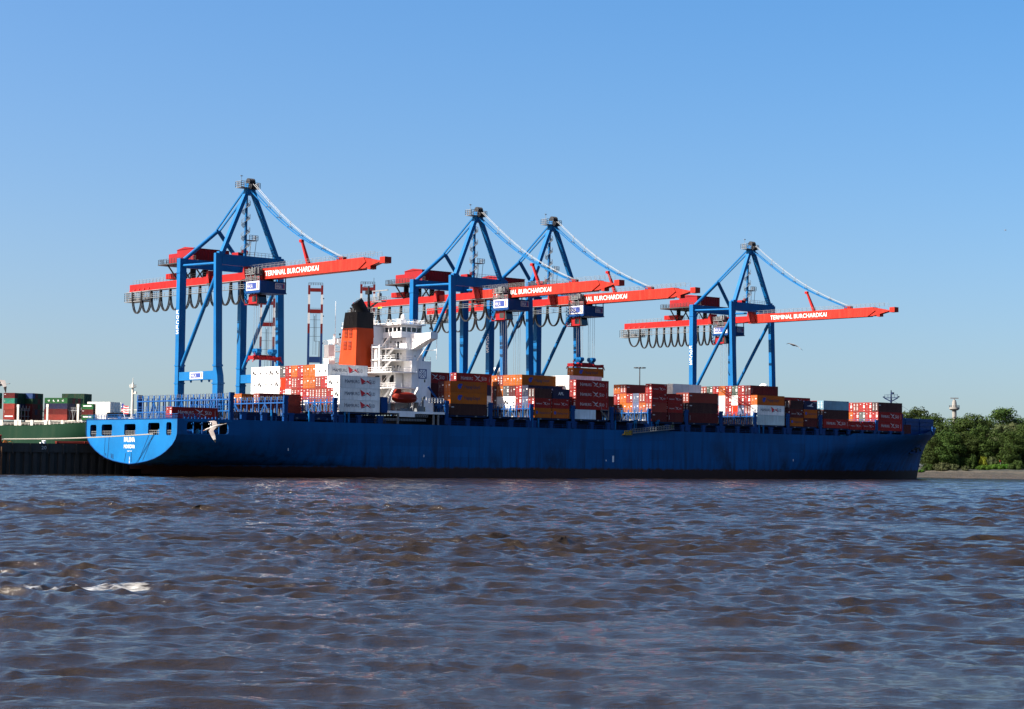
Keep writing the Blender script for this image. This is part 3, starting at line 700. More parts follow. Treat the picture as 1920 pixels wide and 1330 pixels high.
    # funnel
    def frust(mb, x0, x1, ya, yb, z0, X0, X1, YA, YB, z1): mb.hexa([(x0, ya, z0), (x1, ya, z0), (x1, yb, z0), (x0, yb, z0), (X0, YA, z1), (X1, YA, z1), (X1, YB, z1), (X0, YB, z1)])
    f = MB(); frust(f, .5, 6.9, 16.0, 23.3, 25.9, .5, 5.85, 15.75, 21.55, 37.3)
    fo = f.build('funnel', 'funnel_orange', SHIP)
    t = MB(); frust(t, .5, 5.85, 15.75, 21.55, 37.3, .55, 5.6, 15.65, 20.7, 41.3); t.build('funnel_top', 'black', fo)
    lv = MB()
    for y, z in ((17.5, 35.0), (19.4, 35.0), (17.8, 32.0), (19.8, 32.0)):
        lv.box(.46, .52, y, y + 1.35, z, z + 2.05, 1)
        for k in range(6): lv.hexa([(.30, y, z + k * .34), (.46, y, z + k * .34 + .05), (.46, y + 1.35, z + k * .34 + .05), (.30, y + 1.35, z + k * .34), (.30, y, z + k * .34 + .06), (.46, y, z + k * .34 + .16), (.46, y + 1.35, z + k * .34 + .16), (.30, y + 1.35, z + k * .34 + .06)], 0)
    lv.build('louvre', ['funnel_orange', 'dark_steel'], fo)
    l3 = MB()
    for y in (17.2, 18.9):
        for k in range(9): l3.box(.42, .52, y, y + 1.2, 38.2 + k * .26, 38.2 + k * .26 + .1)
    l3.build('upper_louvre', 'dark_steel', fo)
    ex = MB(); ex.tube([(4.4, 17.5, 40.9), (3.3, 17.9, 42.6), (2.3, 18.3, 44.1)], [1.35, 1.45, 1.6], 18, cap=False)
    ex.tube([(2.35, 18.28, 44.02), (3.3, 17.9, 42.6)], [1.5, 1.3], 18); ex.build('exhaust_scoop', 'black', fo, smooth=45)
    pi = MB()
    for y, h in ((20.2, .9), (19.6, 1.5), (19.2, 1.2)):
        pi = MB(); pi.tube([(2.2, y, 41.2), (2.2, y, 41.3 + h), (1.8, y, 41.7 + h)], .24, 8); pi.build('exhaust_pipe', 'dark_steel', fo, smooth=45)
    # radar mast
    m = MB(); m.tube([(7.6, 20.0, 38.0), (7.5, 20.0, 44), (7.4, 20, 48.4)], [.5, .38, .2], 8)
    m.beam((7.4, 17.6, 48.4), (7.4, 22.2, 48.4), .12, .12); m.cyl((7.4, 17.9, 48.4), (7.4, 17.9, 50.4), .05); m.cyl((7.4, 21.6, 48.4), (7.4, 21.6, 49.6), .05); m.box(6.9, 7.9, 19.2, 20.8, 46.3, 47.3)
    m.beam((7.4, 20, 42.6), (7.4, 16.2, 44.2), .3, .4)
    ma = m.build('radar_mast', 'black', SHIP, smooth=40)
    rd = MB(); rd.box(7.0, 8.6, 14.2, 18.4, 44.1, 44.4); rd.rail([(7.0, 18.4, 44.4), (7, 14.2, 44.4), (8.6, 14.2, 44.4)], 1.0, .04, 1.0); rd.cyl((7.8, 16, 44.4), (7.8, 16, 46.9), .3, .2); rd.box(7.4, 8.2, 15.6, 16.4, 45.6, 46.4); rd.box(7.7, 7.9, 12.6, 19.0, 46.9, 47.2)
    rd.build('radar_scanner', 'galv', ma)
    fl = MB(); V = []
    for c, (z0, z1) in enumerate(((42.85, 43.2), (42.5, 42.85))):
        fl.box(7.3, 7.34, 14.4, 15.9, z0, z1, c)
    fl.build('courtesy_flag', ['flag_red', 'flag_yellow'], ma)
    # pale starboard boat deck
    p = MB(); p.box(-1.0, 16.6, .2, 9.0, 15.75, 16.3); p.box(2.2, 7.0, .2, .5, 14.9, 15.75)
    po = p.build('boat_deck', 'white', SHIP)
    q = MB()
    for x in np.arange(7.2, 11.2, .65): q.box(x, x + .1, .25, .35, 14.9, 15.75)
    for z in (14.95, 15.3, 15.65): q.box(7.0, 11.1, .24, .36, z, z + .1)
    for x in (1.9, 13.2, 14.7): q.box(x - .2, x + .2, .3, .7, 13.1, 15.75)
    for x in np.arange(-4, 11, .5): q.box(x, x + .3, .6, .7, 13.9, 14.5)
    q.build('grating', 'galv', po)
    mc = MB()
    for x0, x1, z in ((3.6, 5.2, 17.0), (5.4, 7.2, 17.2), (8.8, 9.2, 18.6), (9.4, 10.8, 17.7), (-.6, .4, 18.0)): mc.box(x0, x1, 1.5, 3.0, 16.3, z)
    mc.cyl((8.6, 1.2, 16.3), (10.0, 1.2, 19.0), .1); mc.cyl((6.4, 1.2, 16.3), (5.6, 1.2, 18.8), .12); mc.cyl((7.0, 1.2, 16.3), (6.2, 1.2, 18.8), .12); mc.box(10.4, 10.8, 1.4, 1.8, 16.3, 19.9)
    mc.build('deck_machinery', 'galv', po)
    for x in (1.0, 8.4):
        dv = MB(); dv.beam((x, 3.4, 16.3), (x, 2.4, 20.2), .4, .5); dv.beam((x, 2.4, 20.1), (x, .8, 22.2), .35, .45); dv.box(x - .2, x + .2, .7, 1.1, 21.6, 22.3)
        dv.build('davit', 'white', SHIP)
    cr_ = MB(); cr_.cyl((16.9, 2.0, 15.0), (16.9, 2.0, 18.4), .45); cr_.beam((16.9, 2.0, 18.2), (12.6, 2.0, 22.6), .35, .4); cr_.box(16.2, 17.6, 1.2, 2.8, 17.4, 18.6)
    cr_.build('stores_crane', 'deck_blue', SHIP, smooth=40)
    lk = MB(); lk.box(-2.9, -.9, 1.0, 3.0, 15.8, 19.6); lk.build('deck_store', 'deck_blue', SHIP)
    wa = MB()   # white vent house and signal light post at the far side
    wa.box(1.0, 3.0, 28.0, 30.0, 24, 33.5); wa.cyl((2, 27, 33.5), (2, 27, 36.2), .35, .3); wa.cyl((1.5, 26, 30), (1.5, 26, 44.5), .06)
    wa.rail([(.9, 30.2, 33.5), (.9, 25.5, 33.5)], 1.1, .04, .8, rows=3); wa.rail([(.9, 30.2, 29.2), (.9, 25.5, 29.2)], 1.1, .04, .8, rows=3)
    wa.build('vent_house', 'white', a)
superstructure()

def lifeboat():
    o = empty('lifeboat', (4.7, 1.5, 18.4), 'enclosed dark orange lifeboat hanging in davits beside the white accommodation', 'lifeboat')
    mb = MB(); rings = []
    for t, wd, zb, zt in ((-3.6, .25, .9, 1.7), (-3.35, .8, .4, 2.2), (-2.6, 1.2, .1, 2.5), (-1, 1.35, -.1, 2.6), (1, 1.35, -.1, 2.6), (2.4, 1.2, 0, 2.4), (3.2, .85, .3, 2.0), (3.6, .25, .8, 1.5)):
        zc, hh = (zb + zt) / 2, (zt - zb) / 2
        rings.append([(4.7 + t, 1.5 + wd * (abs(math.cos(a)) ** .7) * (1 if math.cos(a) > 0 else -1), 18.4 + zc + hh * (abs(math.sin(a)) ** .75) * (1 if math.sin(a) > 0 else -1)) for a in [2 * math.pi * k / 16 for k in range(16)]])
    mb.ribs(rings); mb.build('boat_hull', 'lifeboat', o, smooth=60)
    c = MB(); c.hexa([(1.6, .9, 20.6), (3.3, .8, 20.8), (3.3, 2.2, 20.8), (1.6, 2.1, 20.6), (1.8, 1.0, 21.7), (3.1, .95, 21.75), (3.1, 2.05, 21.75), (1.8, 2.0, 21.7)]); c.build('conning_tower', 'lifeboat', o)
    f = MB(); f.rail([(4.0, .7, 20.3), (6.5, .7, 20.2)], .45, .04, .8, rows=1); f.box(1.4, 7.9, .2, .32, 19.35, 19.5); f.build('grab_rail', 'sign_red', o)
lifeboat()

def bow_parts():
    b = MB()      # breakwater: side wing and cross wall with stiffeners
    b.hexa([(206, 5.0, 13.9), (232, 9.0, 14.3), (232, 9.2, 14.3), (206, 5.2, 13.9), (206, 5.0, 19.4), (232, 9.0, 19.4), (232, 9.2, 19.4), (206, 5.2, 19.4)])
    b.hexa([(232, 9.2, 14.3), (232.2, 9.2, 14.3), (232.2, 30.8, 14.3), (232, 30.8, 14.3), (232, 9.2, 19.4), (232.2, 9.2, 19.4), (232.2, 30.8, 19.4), (232, 30.8, 19.4)])
    for x in (213.0, 222.5): y = 5 + (x - 206) * 4 / 26; b.box(x, x + .14, y - .2, y + .02, 14.2, 19.4)
    for z in (15.6, 17.0, 18.3): b.hexa([(206, 4.8, z), (232, 8.8, z), (232, 9.0, z), (206, 5.0, z), (206, 4.8, z + .14), (232, 8.8, z + .14), (232, 9.0, z + .14), (206, 5.0, z + .14)])
    b.box(204.3, 206.0, 1.6, 4.0, 13.9, 20.6)
    b.build('breakwater', 'deck_blue', SHIP)
    w2 = MB()     # forecastle bulwark
    xs = [213, 216, 219, 222, 225, 229, 233, 237, 240, 243, 246, 248, 249.6, 251]
    for s in (-1, 1):
        for a, c in zip(xs[:-1], xs[1:]):
            P = []
            for x in (a, c):
                z = deckz(x); h = half(min(x, interp(z, STEM)), z); hh = max(0, h); bz = interp(x, [(213, 14.1), (218, 14.6), (223, 15.4), (229, 16.2), (237, 16.6), (243, 16.8), (251, 17.1)])
                P.append(((min(x, interp(z, STEM)), 20 + s * hh, z - .02), (min(x + .5, interp(z, STEM) + .9), 20 + s * (hh + .25 if hh > .3 else 0), bz)))
            w2.poly([P[0][0], P[1][0], P[1][1], P[0][1]])
    w2.build('bulwark', 'hull', SHIP)
    f = MB(); f.tube([(224.1, 20, 14), (224.1, 20, 22), (224.1, 20, 28.9)], [.55, .45, .15], 8); f.beam((224.1, 17.2, 26.4), (224.1, 22.8, 26.4), .3, .25); f.beam((224.1, 20, 25.2), (224.1, 17.4, 26.3), .3, .3); f.beam((224.1, 20, 25.2), (224.1, 22.6, 26.3), .3, .3)
    f.rail([(224.1, 17.4, 26.5), (224.1, 22.6, 26.5)], 1.0, .04, 1.2); f.cyl((224.1, 17.0, 26.5), (224.1, 17.0, 26.9), .3); f.cyl((224.1, 23, 26.5), (224.1, 23, 26.9), .3); f.box(223.8, 224.5, 19.1, 19.7, 27.6, 28.2)
    fm = f.build('foremast', 'deck_dark', SHIP, smooth=40)
    wr = MB(); wr.cyl((224.1, 20, 26), (247, 20, 17.6), .035); wr.build('stay_wire', 'rope_steel', fm)
    a = MB()      # anchor in its pocket
    x, y = 226.5, 20 - half(226.5, 9.6)
    a.box(224.0, 230.0, y - .25, y + 2.6, 8.2, 8.6); a.box(224.2, 229.8, y - .35, y + 2.2, 10.4, 10.75)
    a.build('anchor_pocket', 'deck_blue', SHIP)
    an = MB(); an.beam((225.2, y - .5, 9.9), (228.6, y - .5, 9.9), .4, .5); an.beam((226.9, y - .6, 10.2), (226.9, y - .6, 8.5), .45, .4); an.beam((225.2, y - .5, 9.9), (224.6, y - .6, 9.0), .35, .4); an.beam((228.6, y - .5, 9.9), (229.2, y - .6, 9.0), .35, .4)
    an.build('anchor', 'black', SHIP)
    m = MB()
    m.box(75.4, 76.0, -.03, .02, 4.4, 6.1); m.box(72.9, 73.2, -.03, .02, 4.6, 5.0)
    for x, y, z in ((150.5, 0, 5.2), (9.8, 0, 5.1), (-31, 0, 6.2)): m.box(x, x + .18, -.03, .02, z, z + .6)
    for z, ch in ((4.6, '0'), (3.7, '0')):
        yy = 20 - half(204.5, z) - .06; put_text(m, ch, (204.2, yy, z), (1, .12, 0), (0.1, 0.12, 1), .7, .55, 0, .02)
    m.build('hull_mark', 'mark_white', SHIP)
    bd = MB(); bd.box(226.5, 227.3, 5.2, 5.8, 14.3, 16.9); bd.beam((221.5, 3.9, 16.1), (226.5, 5.4, 16.1), .16, .16); bd.cyl((244, 18.0, 15.2), (244, 18.0, 18.0), .3); bd.build('mooring_gear', 'deck_blue', SHIP)
bow_parts()

def gangway():
    g = MB(); g.beam((79.2, -.55, 12.0), (98.6, -.55, 13.7), .9, .22)
    g.rail([(82.0, -.9, 12.3), (98.4, -.9, 13.8)], 1.05, .045, 1.0, rows=2); g.rail([(82.0, -.2, 12.3), (98.4, -.2, 13.8)], 1.05, .045, 1.0, rows=2)
    go = g.build('accommodation_ladder', 'galv', SHIP)
    p = MB(); p.box(79.0, 81.8, -1.1, -.05, 11.75, 11.9); p.rail([(79, -1.05, 11.9), (81.8, -1.05, 11.9), (81.8, -.1, 11.9)], 1.0, .07, .6, rows=2); p.box(79.6, 80.6, -.9, -.2, 11.9, 12.5); p.build('landing_platform', 'yellow', go)
    d = MB()
    for x in (84.0, 92.6): d.beam((x, .3, 13.1), (x, .1, 15.9), .3, .3); d.beam((x, .2, 15.7), (x, -.9, 15.9), .3, .4); d.cyl((x, -.6, 15.6), (x, -.6, 13.4), .05); d.cyl((x - .3, .0, 15.2), (x + .3, .0, 15.2), .35)
    d.build('ladder_davit', 'crane_blue', go)
    l = MB(); l.cyl((98.4, -.3, 14.1), (98.4, -.3, 14.7), .22); l.build('lamp', 'leaf_bright', go)
gangway()

def stern_flag():
    f = MB(); f.cyl((-60.7, 22.9, 13.05), (-61.4, 23.9, 17.0), .07)
    fo = f.build('flagstaff', 'white', SHIP)
    n = 14; g = MB(); W, H = 3.3, 1.9
    st = Vector((-61.35, 23.85, 16.6))
    for i in range(n):
        for j in range(7):
            def P(a, b):
                u = a / n; return (st.x - .2 + .28 * math.sin(u * 9), st.y - .5 - W * u * .9 + 1.6 * 0, st.z - H * b / 7 - .5 * u + .16 * math.sin(u * 7))
            c = 0 if j % 2 == 0 else 1
            if i < 4 and j < 4: c = 2
            g.poly([P(i, j), P(i + 1, j), P(i + 1, j + 1), P(i, j + 1)], c)
    g.box(st.x - .35, st.x - .30, st.y - 1.0, st.y - .75, st.z - .75, st.z - .5, 1)
    g.build('ensign', ['flag_red', 'sign_white', 'flag_blue'], fo)
stern_flag()

# ------------------------------------------------------------------ containers
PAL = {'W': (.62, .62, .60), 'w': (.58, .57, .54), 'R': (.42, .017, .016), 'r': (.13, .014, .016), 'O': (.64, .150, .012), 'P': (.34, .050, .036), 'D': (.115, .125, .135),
       'B': (.15, .19, .33), 'N': (.018, .028, .085), 'G': (.085, .125, .10), 'V': (.70, .045, .010), 'S': (.42, .50, .54), 'K': (.075, .025, .024), 'L': (.13, .24, .30),
       'g': (.018, .14, .045), 'd': (.010, .060, .030), 't': (.035, .33, .21), 'u': (.03, .09, .25)}
CNAME = {'W': 'white', 'w': 'off-white', 'R': 'red', 'r': 'maroon', 'O': 'orange', 'P': 'brick red', 'D': 'charcoal', 'B': 'slate blue', 'N': 'navy blue', 'G': 'grey green', 'V': 'bright vermilion', 'S': 'pale grey',
         'K': 'dark brown', 'L': 'steel blue', 'g': 'green', 'd': 'dark green', 't': 'teal', 'u': 'mid blue'}
_body = {}
def flag_emblem(mb, x, z, h, y, m1, m2):
    """bow-tie shaped twin pennant"""
    for P, m in (([(0, 1.0), (.95, .5), (.25, .0)], m1), ([(.95, .5), (1.35, .62), (2.0, 0.0), (1.25, .36)], m1), ([(.25, 0), (.75, .30), (1.25, .36), (.8, .16)], m2)):
        mb.poly([(x + a * h, y, z + b * h) for a, b in P], m)
def swoosh(mb, x, z, h, y, m):
    for P in ([(0, 1.0), (.55, .82), (1.05, .55), (.85, .5), (.45, .72)], [(1.25, .95), (.75, .55), (.25, .05), (.65, .35), (1.1, .6)], [(.65, .30), (1.0, .34), (1.75, 0), (1.2, .16)]):
        mb.poly([(x + a * h, y, z + b * h) for a, b in P], m)
def smallcaps(mb, words, x, z, h, y, m, width):
    """words in large initial and small capitals, total width scaled to fit"""
    tot = 0; seq = []
    for wd in words:
        a = text2d(wd[0]); b = text2d(wd[1:]); seq.append((wd, a[2], b[2] * .78))
    return seq
def body_mesh(L, livery):
    k = (L, livery)
    if k in _body: return _body[k]
    H, Wd = 2.896, 2.438
    mb = MB(); x0, x1, y0, y1 = -L / 2, L / 2, -Wd / 2, Wd / 2
    # corrugated long sides
    pitch = .278
    n = int((L - .3) / pitch); st = (L - .3) / n
    for sgn in (-1, 1):
        yo, yi = sgn * (Wd / 2 - .012), sgn * (Wd / 2 - .055)
        pts = []
        for i in range(n):
            a = x0 + .15 + i * st
            pts += [(a, yi), (a + st * .25, yi), (a + st * .5, yo), (a + st * .75, yo)]
        pts.append((x1 - .15, yi))
        base = len(mb.v)
        for a, b in pts: mb.v += [(a, b, .14), (a, b, H - .10)]
        for i in range(len(pts) - 1):
            q = (base + 2 * i, base + 2 * i + 2, base + 2 * i + 3, base + 2 * i + 1)
            mb.face(q if sgn < 0 else q[::-1])
    # frame: rails, posts, roof, floor, ends
    for sgn in (-1, 1):
        a, b = (y0, y0 + .10) if sgn < 0 else (y1 - .10, y1)
        mb.box(x0 + .16, x1 - .16, a, b, .0, .16); mb.box(x0 + .16, x1 - .16, a, b, H - .11, H)
        for xa in (x0, x1 - .16): mb.box(xa, xa + .16, a, b, 0, H)
    mb.box(x0 + .02, x1 - .02, y0 + .1, y1 - .1, H - .07, H - .02); mb.box(x0 + .02, x1 - .02, y0 + .1, y1 - .1, .05, .15)
    for xa in (x0, x1 - .12): mb.box(xa, xa + .12, y0 + .1, y1 - .1, H - .12, H); mb.box(xa, xa + .12, y0 + .1, y1 - .1, 0, .14)
    mb.poly([(x0 + .06, y0 + .1, .14), (x0 + .06, y0 + .1, H - .1), (x0 + .06, y1 - .1, H - .1), (x0 + .06, y1 - .1, .14)])
    mb.poly([(x1 - .05, y0 + .1, .14), (x1 - .05, y1 - .1, .14), (x1 - .05, y1 - .1, H - .1), (x1 - .05, y0 + .1, H - .1)])
    y = y0 - .006
    s = L / 12.19
    mats = ['container', 'mark_white', 'mark_red']
    def word(t, x, z, h, width, m, bold=.0): return put_text(mb, t, (x, y, z), (1, 0, 0), (0, 0, 1), h, width, m, bold)
    if livery == 'HSw':
        mats = ['container', 'mark_navy', 'mark_red']
        word('H', -4.55, 1.15, 1.0, .72, 1); word('AMBURG', -3.75, 1.15, .80, 3.55, 1)
        flag_emblem(mb, .05, .85, 1.75, y, 2, 1)
        word('S', 2.75, 1.15, 1.0, .62, 1); word('ÜD', 3.45, 1.15, .80, 1.15, 1)
    elif livery == 'HSr':
        mats = ['container', 'mark_grey', 'mark_red']
        word('H', -4.5, 1.1, 1.0, .72, 1); word('AMBURG', -3.7, 1.1, .82, 3.3, 1); swoosh(mb, -.15, .75, 1.75, y, 1); word('S', 2.6, 1.1, 1.0, .6, 1); word('ÜD', 3.25, 1.1, .82, 1.2, 1)
        for k2 in range(9): mb.box(5.3, 5.42, y, y + .004, .8 + k2 * .16, .9 + k2 * .16, 1)
    elif livery == 'HSs':
        mats = ['container', 'mark_grey', 'mark_red']
        word('H', -2.45, 1.1, .42, .3, 1); word('AMBURG', -2.1, 1.1, .33, 1.7, 1); swoosh(mb, -.15, .8, 1.05, y, 1); word('S', 1.5, 1.1, .42, .28, 1); word('ÜD', 1.8, 1.1, .33, .6, 1)
        mb.poly([(1.9, y, 2.55), (2.7, y, 2.55), (2.3, y, 2.3)], 1)
    elif livery in ('HL', 'HLs'):
        mats = ['container', 'mark_blue', 'mark_navy']
        if L > 10:
            c = [(-3.1 + .62 * math.cos(a), y, 1.55 + .68 * math.sin(a)) for a in [6.283 * i / 14 for i in range(14)]]; mb.poly(c, 1); mb.box(-3.3, -2.2, y, y + .003, 1.75, 2.25, 1)
            word('Hapag-Lloyd', -1.5, 1.15, .85, 5.2, 2, .01)
        else:
            c = [(-2.1 + .42 * math.cos(a), y, 1.55 + .5 * math.sin(a)) for a in [6.283 * i / 14 for i in range(14)]]; mb.poly(c, 1)
            word('Hapag-Lloyd', -1.3, 1.25, .55, 3.9, 2, .01)
    elif livery == 'APL':
        mats = ['container', 'mark_grey', 'mark_red']
        word('APL', -1.0, 1.15, .85, 2.0, 1, .03)
    elif livery == 'wave':
        mats = ['container', 'mark_grey', 'mark_red']
        mb.poly([(-1.9, y, 1.1), (.4, y, 1.0), (.9, y, 2.3), (-.3, y, 1.5)], 1); mb.poly([(-.6, y, .95), (1.3, y, .9), (.9, y, 1.25)], 1); mb.box(1.3, 2.7, y, y + .003, 2.3, 2.45, 1)
    elif livery == 'UASC':
        for i, ch in enumerate('UASC'): word(ch, -4.3 + i * 2.5, 1.05, .75, .95, 1, .04)
        mb.box(-1.3, -.6, y, y + .003, .8, .95, 1)
    elif livery == 'SC':
        mats = ['container', 'mark_grey', 'mark_red']
        word('S', 1.5, 1.0, .8, .6, 1); word('C', 3.2, 1.0, .8, .7, 1)
    elif livery == 'bar':
        mb.box(-2.2, 2.2, y, y + .003, 1.5, 2.1, 1)
    elif livery == 'patch':
        mats = ['container', 'mark_white', 'mark_red']
        mb.box(-.6, .2, y - .01, y + .01, .9, 2.2, 1)
    elif livery == 'code':
        mats = ['container', 'mark_grey', 'mark_red']
        for k2 in range(7): mb.box(x0 + .5, x0 + .62, y, y + .004, .7 + k2 * .2, .84 + k2 * .2, 1)
    elif livery == 'tag':
        mats = ['container', 'mark_grey', 'mark_red']
        mb.box(x0 + .4, x0 + 1.3, y, y + .004, 1.9, 2.15, 1)
    _body[k] = mb.mesh('shipping_container', mats)
    return _body[k]

_door = {}
def door_mesh(L, kind):
    k = (L, kind)
    if k in _door: return _door[k]
    H = 2.896; mb = MB(); x = -L / 2
    if kind == 'reefer':
        mb.box(x - .02, x + .05, -1.12, 1.12, .14, H - .11, 0)
        mb.box(x - .05, x - .015, -.95, .95, .22, 1.15, 0)
        mb.box(x - .06, x - .02, -.9, -.15, .75, 1.35, 1); mb.box(x - .06, x - .02, .05, .55, 1.0, 1.6, 1)
        mb.cyl((x - .02, .1, 1.55), (x - .07, .1, 1.55), .33, n=12, mat=1); mb.box(x - .06, x - .02, .3, .9, .75, 1.0, 1); mb.box(x - .05, x - .02, -.85, -.5, 1.5, 1.6, 1)
        _door[k] = mb.mesh('refrigeration_unit', ['white', 'dark_steel'])
    elif kind == 'reefer_b':
        mb.box(x - .02, x + .05, -1.12, 1.12, .14, H - .11, 0)
        mb.box(x - .06, x - .02, -.95, .1, .3, .42, 1); mb.box(x - .06, x - .02, -.7, -.2, .95, 1.5, 1); mb.box(x - .06, x - .02, .1, .45, .7, 1.0, 1); mb.box(x - .06, x - .02, .35, .6, 1.6, 2.0, 1); mb.box(x - .05, x - .02, -.9, -.6, .5, .62, 1); mb.box(x - .05, x - .02, -.1, .2, 1.35, 1.45, 1)
        _door[k] = mb.mesh('refrigeration_unit', ['white', 'dark_steel'])
    elif kind == 'plain':
        n = 10
        for i in range(n): y = -1.1 + 2.2 * i / n; mb.box(x + .0, x + .05, y + .03, y + .19, .16, H - .13, 0)
        mb.box(x - .01, x + .03, .78, .9, .5, 2.5, 1)
        _door[k] = mb.mesh('end_wall', ['container', 'mark_grey'])
    else:
        for y0, y1 in ((-1.11, -.02), (.02, 1.11)):
            for i in range(5):
                z = .17 + (H - .33) * i / 5; mb.box(x + .0, x + .045, y0, y1, z + .03, z + (H - .33) / 5 - .03, 0)
        for y in (-.82, -.32, .32, .82):
            mb.box(x - .055, x - .005, y - .025, y + .025, .08, H - .06, 2)
            for z in (.5, 1.15, 2.35): mb.box(x - .05, x + .0, y - .07, y + .07, z, z + .10, 2)
        if kind == 'marked':
            # seen from behind, port is to the left: placards at the starboard leaf
            mb.box(x - .02, x + .0, -1.0, -.42, 1.62, 1.98, 1); mb.box(x - .02, x + .0, -1.0, -.42, 1.18, 1.5, 1)
            mb.poly([(x - .02, -.4, 2.58), (x - .02, -1.0, 2.62), (x - .02, -.85, 2.3)], 1); mb.poly([(x - .02, .95, 2.55), (x - .02, .4, 2.3), (x - .02, .75, 2.25)], 1); mb.box(x - .02, x + .0, -.95, -.6, .35, .5, 1)
        elif kind == 'grid':
            for yy in (-.85, .25):
                for z in (.6, 1.0, 1.4, 1.9, 2.3): mb.box(x - .02, x + .0, yy, yy + .5, z, z + .13, 1)
        elif kind == 'light':
            mb.box(x - .02, x + .0, -1.0, -.5, 1.7, 2.0, 1); mb.box(x - .02, x + .0, .3, .45, 1.2, 1.9, 1)
        _door[k] = mb.mesh('door_end', ['container', 'mark_white', 'galv'])
    return _door[k]

DOORKIND = {'R': 'marked', 'r': 'light', 'O': 'light', 'P': 'grid', 'D': 'marked', 'B': 'light', 'N': 'light', 'G': 'marked', 'V': 'plain', 'S': 'light', 'w': 'plainw', 'K': 'grid', 'L': 'grid', 'g': 'light', 'd': 'light', 't': 'light', 'u': 'light'}
ORD = ['first', 'second', 'third', 'fourth', 'fifth', 'sixth', 'seventh', 'eighth', 'ninth', 'tenth', 'eleventh', 'twelfth', 'thirteenth', 'fourteenth', 'fifteenth', 'sixteenth']
rngc = random.Random(3)
def container(x_aft, y_mid, z, L, H, code, livery, label, group, parent_rot=0.0, base=None):
    meB = body_mesh(L, livery)
    reefer = code == 'W'
    o = bpy.data.objects.new('refrigerated_container' if reefer else 'shipping_container', meB); COL.objects.link(o)
    loc = Vector((x_aft + L / 2, y_mid, z))
    if base is not None: loc = base @ loc
    o.location = loc; o.rotation_euler = (0, 0, parent_rot); o.scale = (1, 1, (H - .03) / 2.896)
    c = PAL[code]; j = rngc.uniform(.86, 1.12); g2 = rngc.uniform(.94, 1.06)
    if code in 'Ww': j = rngc.uniform(.94, 1.04); g2 = 1
    if code not in 'WwSL': j *= .49
    col = (min(1, c[0] * j), min(1, c[1] * j * g2), min(1, c[2] * j / g2), 1)
    o.color = col
    tag(o, label, 'container', group)
    kd = DOORKIND.get(code, 'light')
    if reefer: kd = rngc.choice(('reefer', 'reefer_b'))
    if kd == 'plainw': kd = 'plain'
    d = bpy.data.objects.new('refrigeration_unit' if reefer else ('end_wall' if kd == 'plain' else 'door_end'), door_mesh(L, kd)); COL.objects.link(d)
    d.parent = o; d.color = col
    return o

BAYTXT = {'A': 'stack just behind the funnel', 'B': 'low stack on the after deck', 'k1': 'first bay ahead of the bridge', 'k2': 'second bay ahead of the bridge', 'k3': 'third bay ahead of the bridge', 'k4': 'fourth bay ahead of the bridge', 'k5': 'fifth bay ahead of the bridge', 'k6': 'sixth bay ahead of the bridge',
          'k7': 'seventh bay ahead of the bridge', 'k8': 'eighth bay ahead of the bridge', 'k9': 'bay with crane shadows', 'k10': 'sixth bay from the bow', 'k11': 'fifth bay from the bow', 'k12': 'fourth bay from the bow', 'k13': 'foremost tall stack'}
BAYTXT.update({'k9': 'ninth bay ahead of the bridge', 'k10': 'tenth bay ahead of the bridge', 'k11': 'eleventh bay ahead of the bridge', 'k12': 'twelfth bay ahead of the bridge', 'k13': 'last tall stack before the bow'})
GROUP = 'containers stacked on the blue ship'
TABLE = {  # bay: (tier height, tiers from the bottom, each a string of rows from the river side)
    'A': (2.87, ['WRRPRwRwRRRPRRR', 'WRPPPRRPwRWWWWW', 'WWRPOORPRVWWWWW', '..WWOORORDWWWWW']),
    'B': (2.85, ['.....P..OO', '.....P..OO']),
    'k1': (2.83, ['Kr....r', 'Or....r', 'Or....r', '......R']),
    'k2': (2.87, ['......S', '......w', '......N', '......R']),
    'k3': (2.83, ['.BRwwrrr', '.BRWWwrr', '.NRrDOrr', '..OOOPOR']),
    'k4': (2.90, ['.rrr', '.rrr', '.wOO', '.www']),
    'k5': (2.90, ['.....KK', '.....KK']),
    'k6': (2.60, ['.wwwwr', '.OBOOR', '.PBROR', '....PO']),
    'k7': (2.80, ['rr', 'Kr', 'PP']),
    'k8': (2.95, ['........r', '........r', '........r', '........w']),
    'k9': (2.88, ['Srrrrrrrrrr', 'WPBVRSRRrrr', 'ORRwRwBRrrr', '.rRGRORGPRr']),
    'k10': (2.88, ['.rr', '.rr', '.Rr']),
    'k11': (2.74, ['Rrr', 'Krr', 'LRr']),
    'k13': (2.93, ['Rrrrr', 'RRDRO', 'KRRPR']),
}
LIV = {'W': 'HSw', 'R': 'HSr', 'O': 'HL', 'w': 'none', 'r': 'code', 'K': 'tag', 'S': 'none', 'N': 'none', 'P': 'tag', 'D': 'none', 'B': 'none', 'G': 'none', 'V': 'none', 'L': 'none'}
def tiertxt(t, n): return 'bottom tier' if t == 0 else ('top tier' if t == n - 1 else ORD[t] + ' tier')
def rowtxt(j): return 'river side row' if j == 0 else ORD[j] + ' row'
for bay, (h, tiers) in TABLE.items():
    x, zb = BAYS[bay]
    for t, row in enumerate(tiers):
        for j, code in enumerate(row):
            if code == '.': continue
            # the outermost of its row shows its long side and its lettering
            outer = all(j2 >= len(row) or row[j2] == '.' for j2 in range(0, j))
            liv = LIV.get(code, 'none') if outer else 'none'
            if bay == 'A' and outer: liv = 'HSw'
            if bay == 'k4' and code == 'w' and outer and t == 3: liv = 'patch'
            if bay == 'k9' and code == 'S': liv = 'none'
            lab = f'{CNAME[code]} container, {tiertxt(t, len(tiers))}, {rowtxt(j)}, {BAYTXT[bay]}'
            container(x, .4 + 1.22 + 2.48 * j, zb + h * t, 12.19, h, code, liv, lab, GROUP)
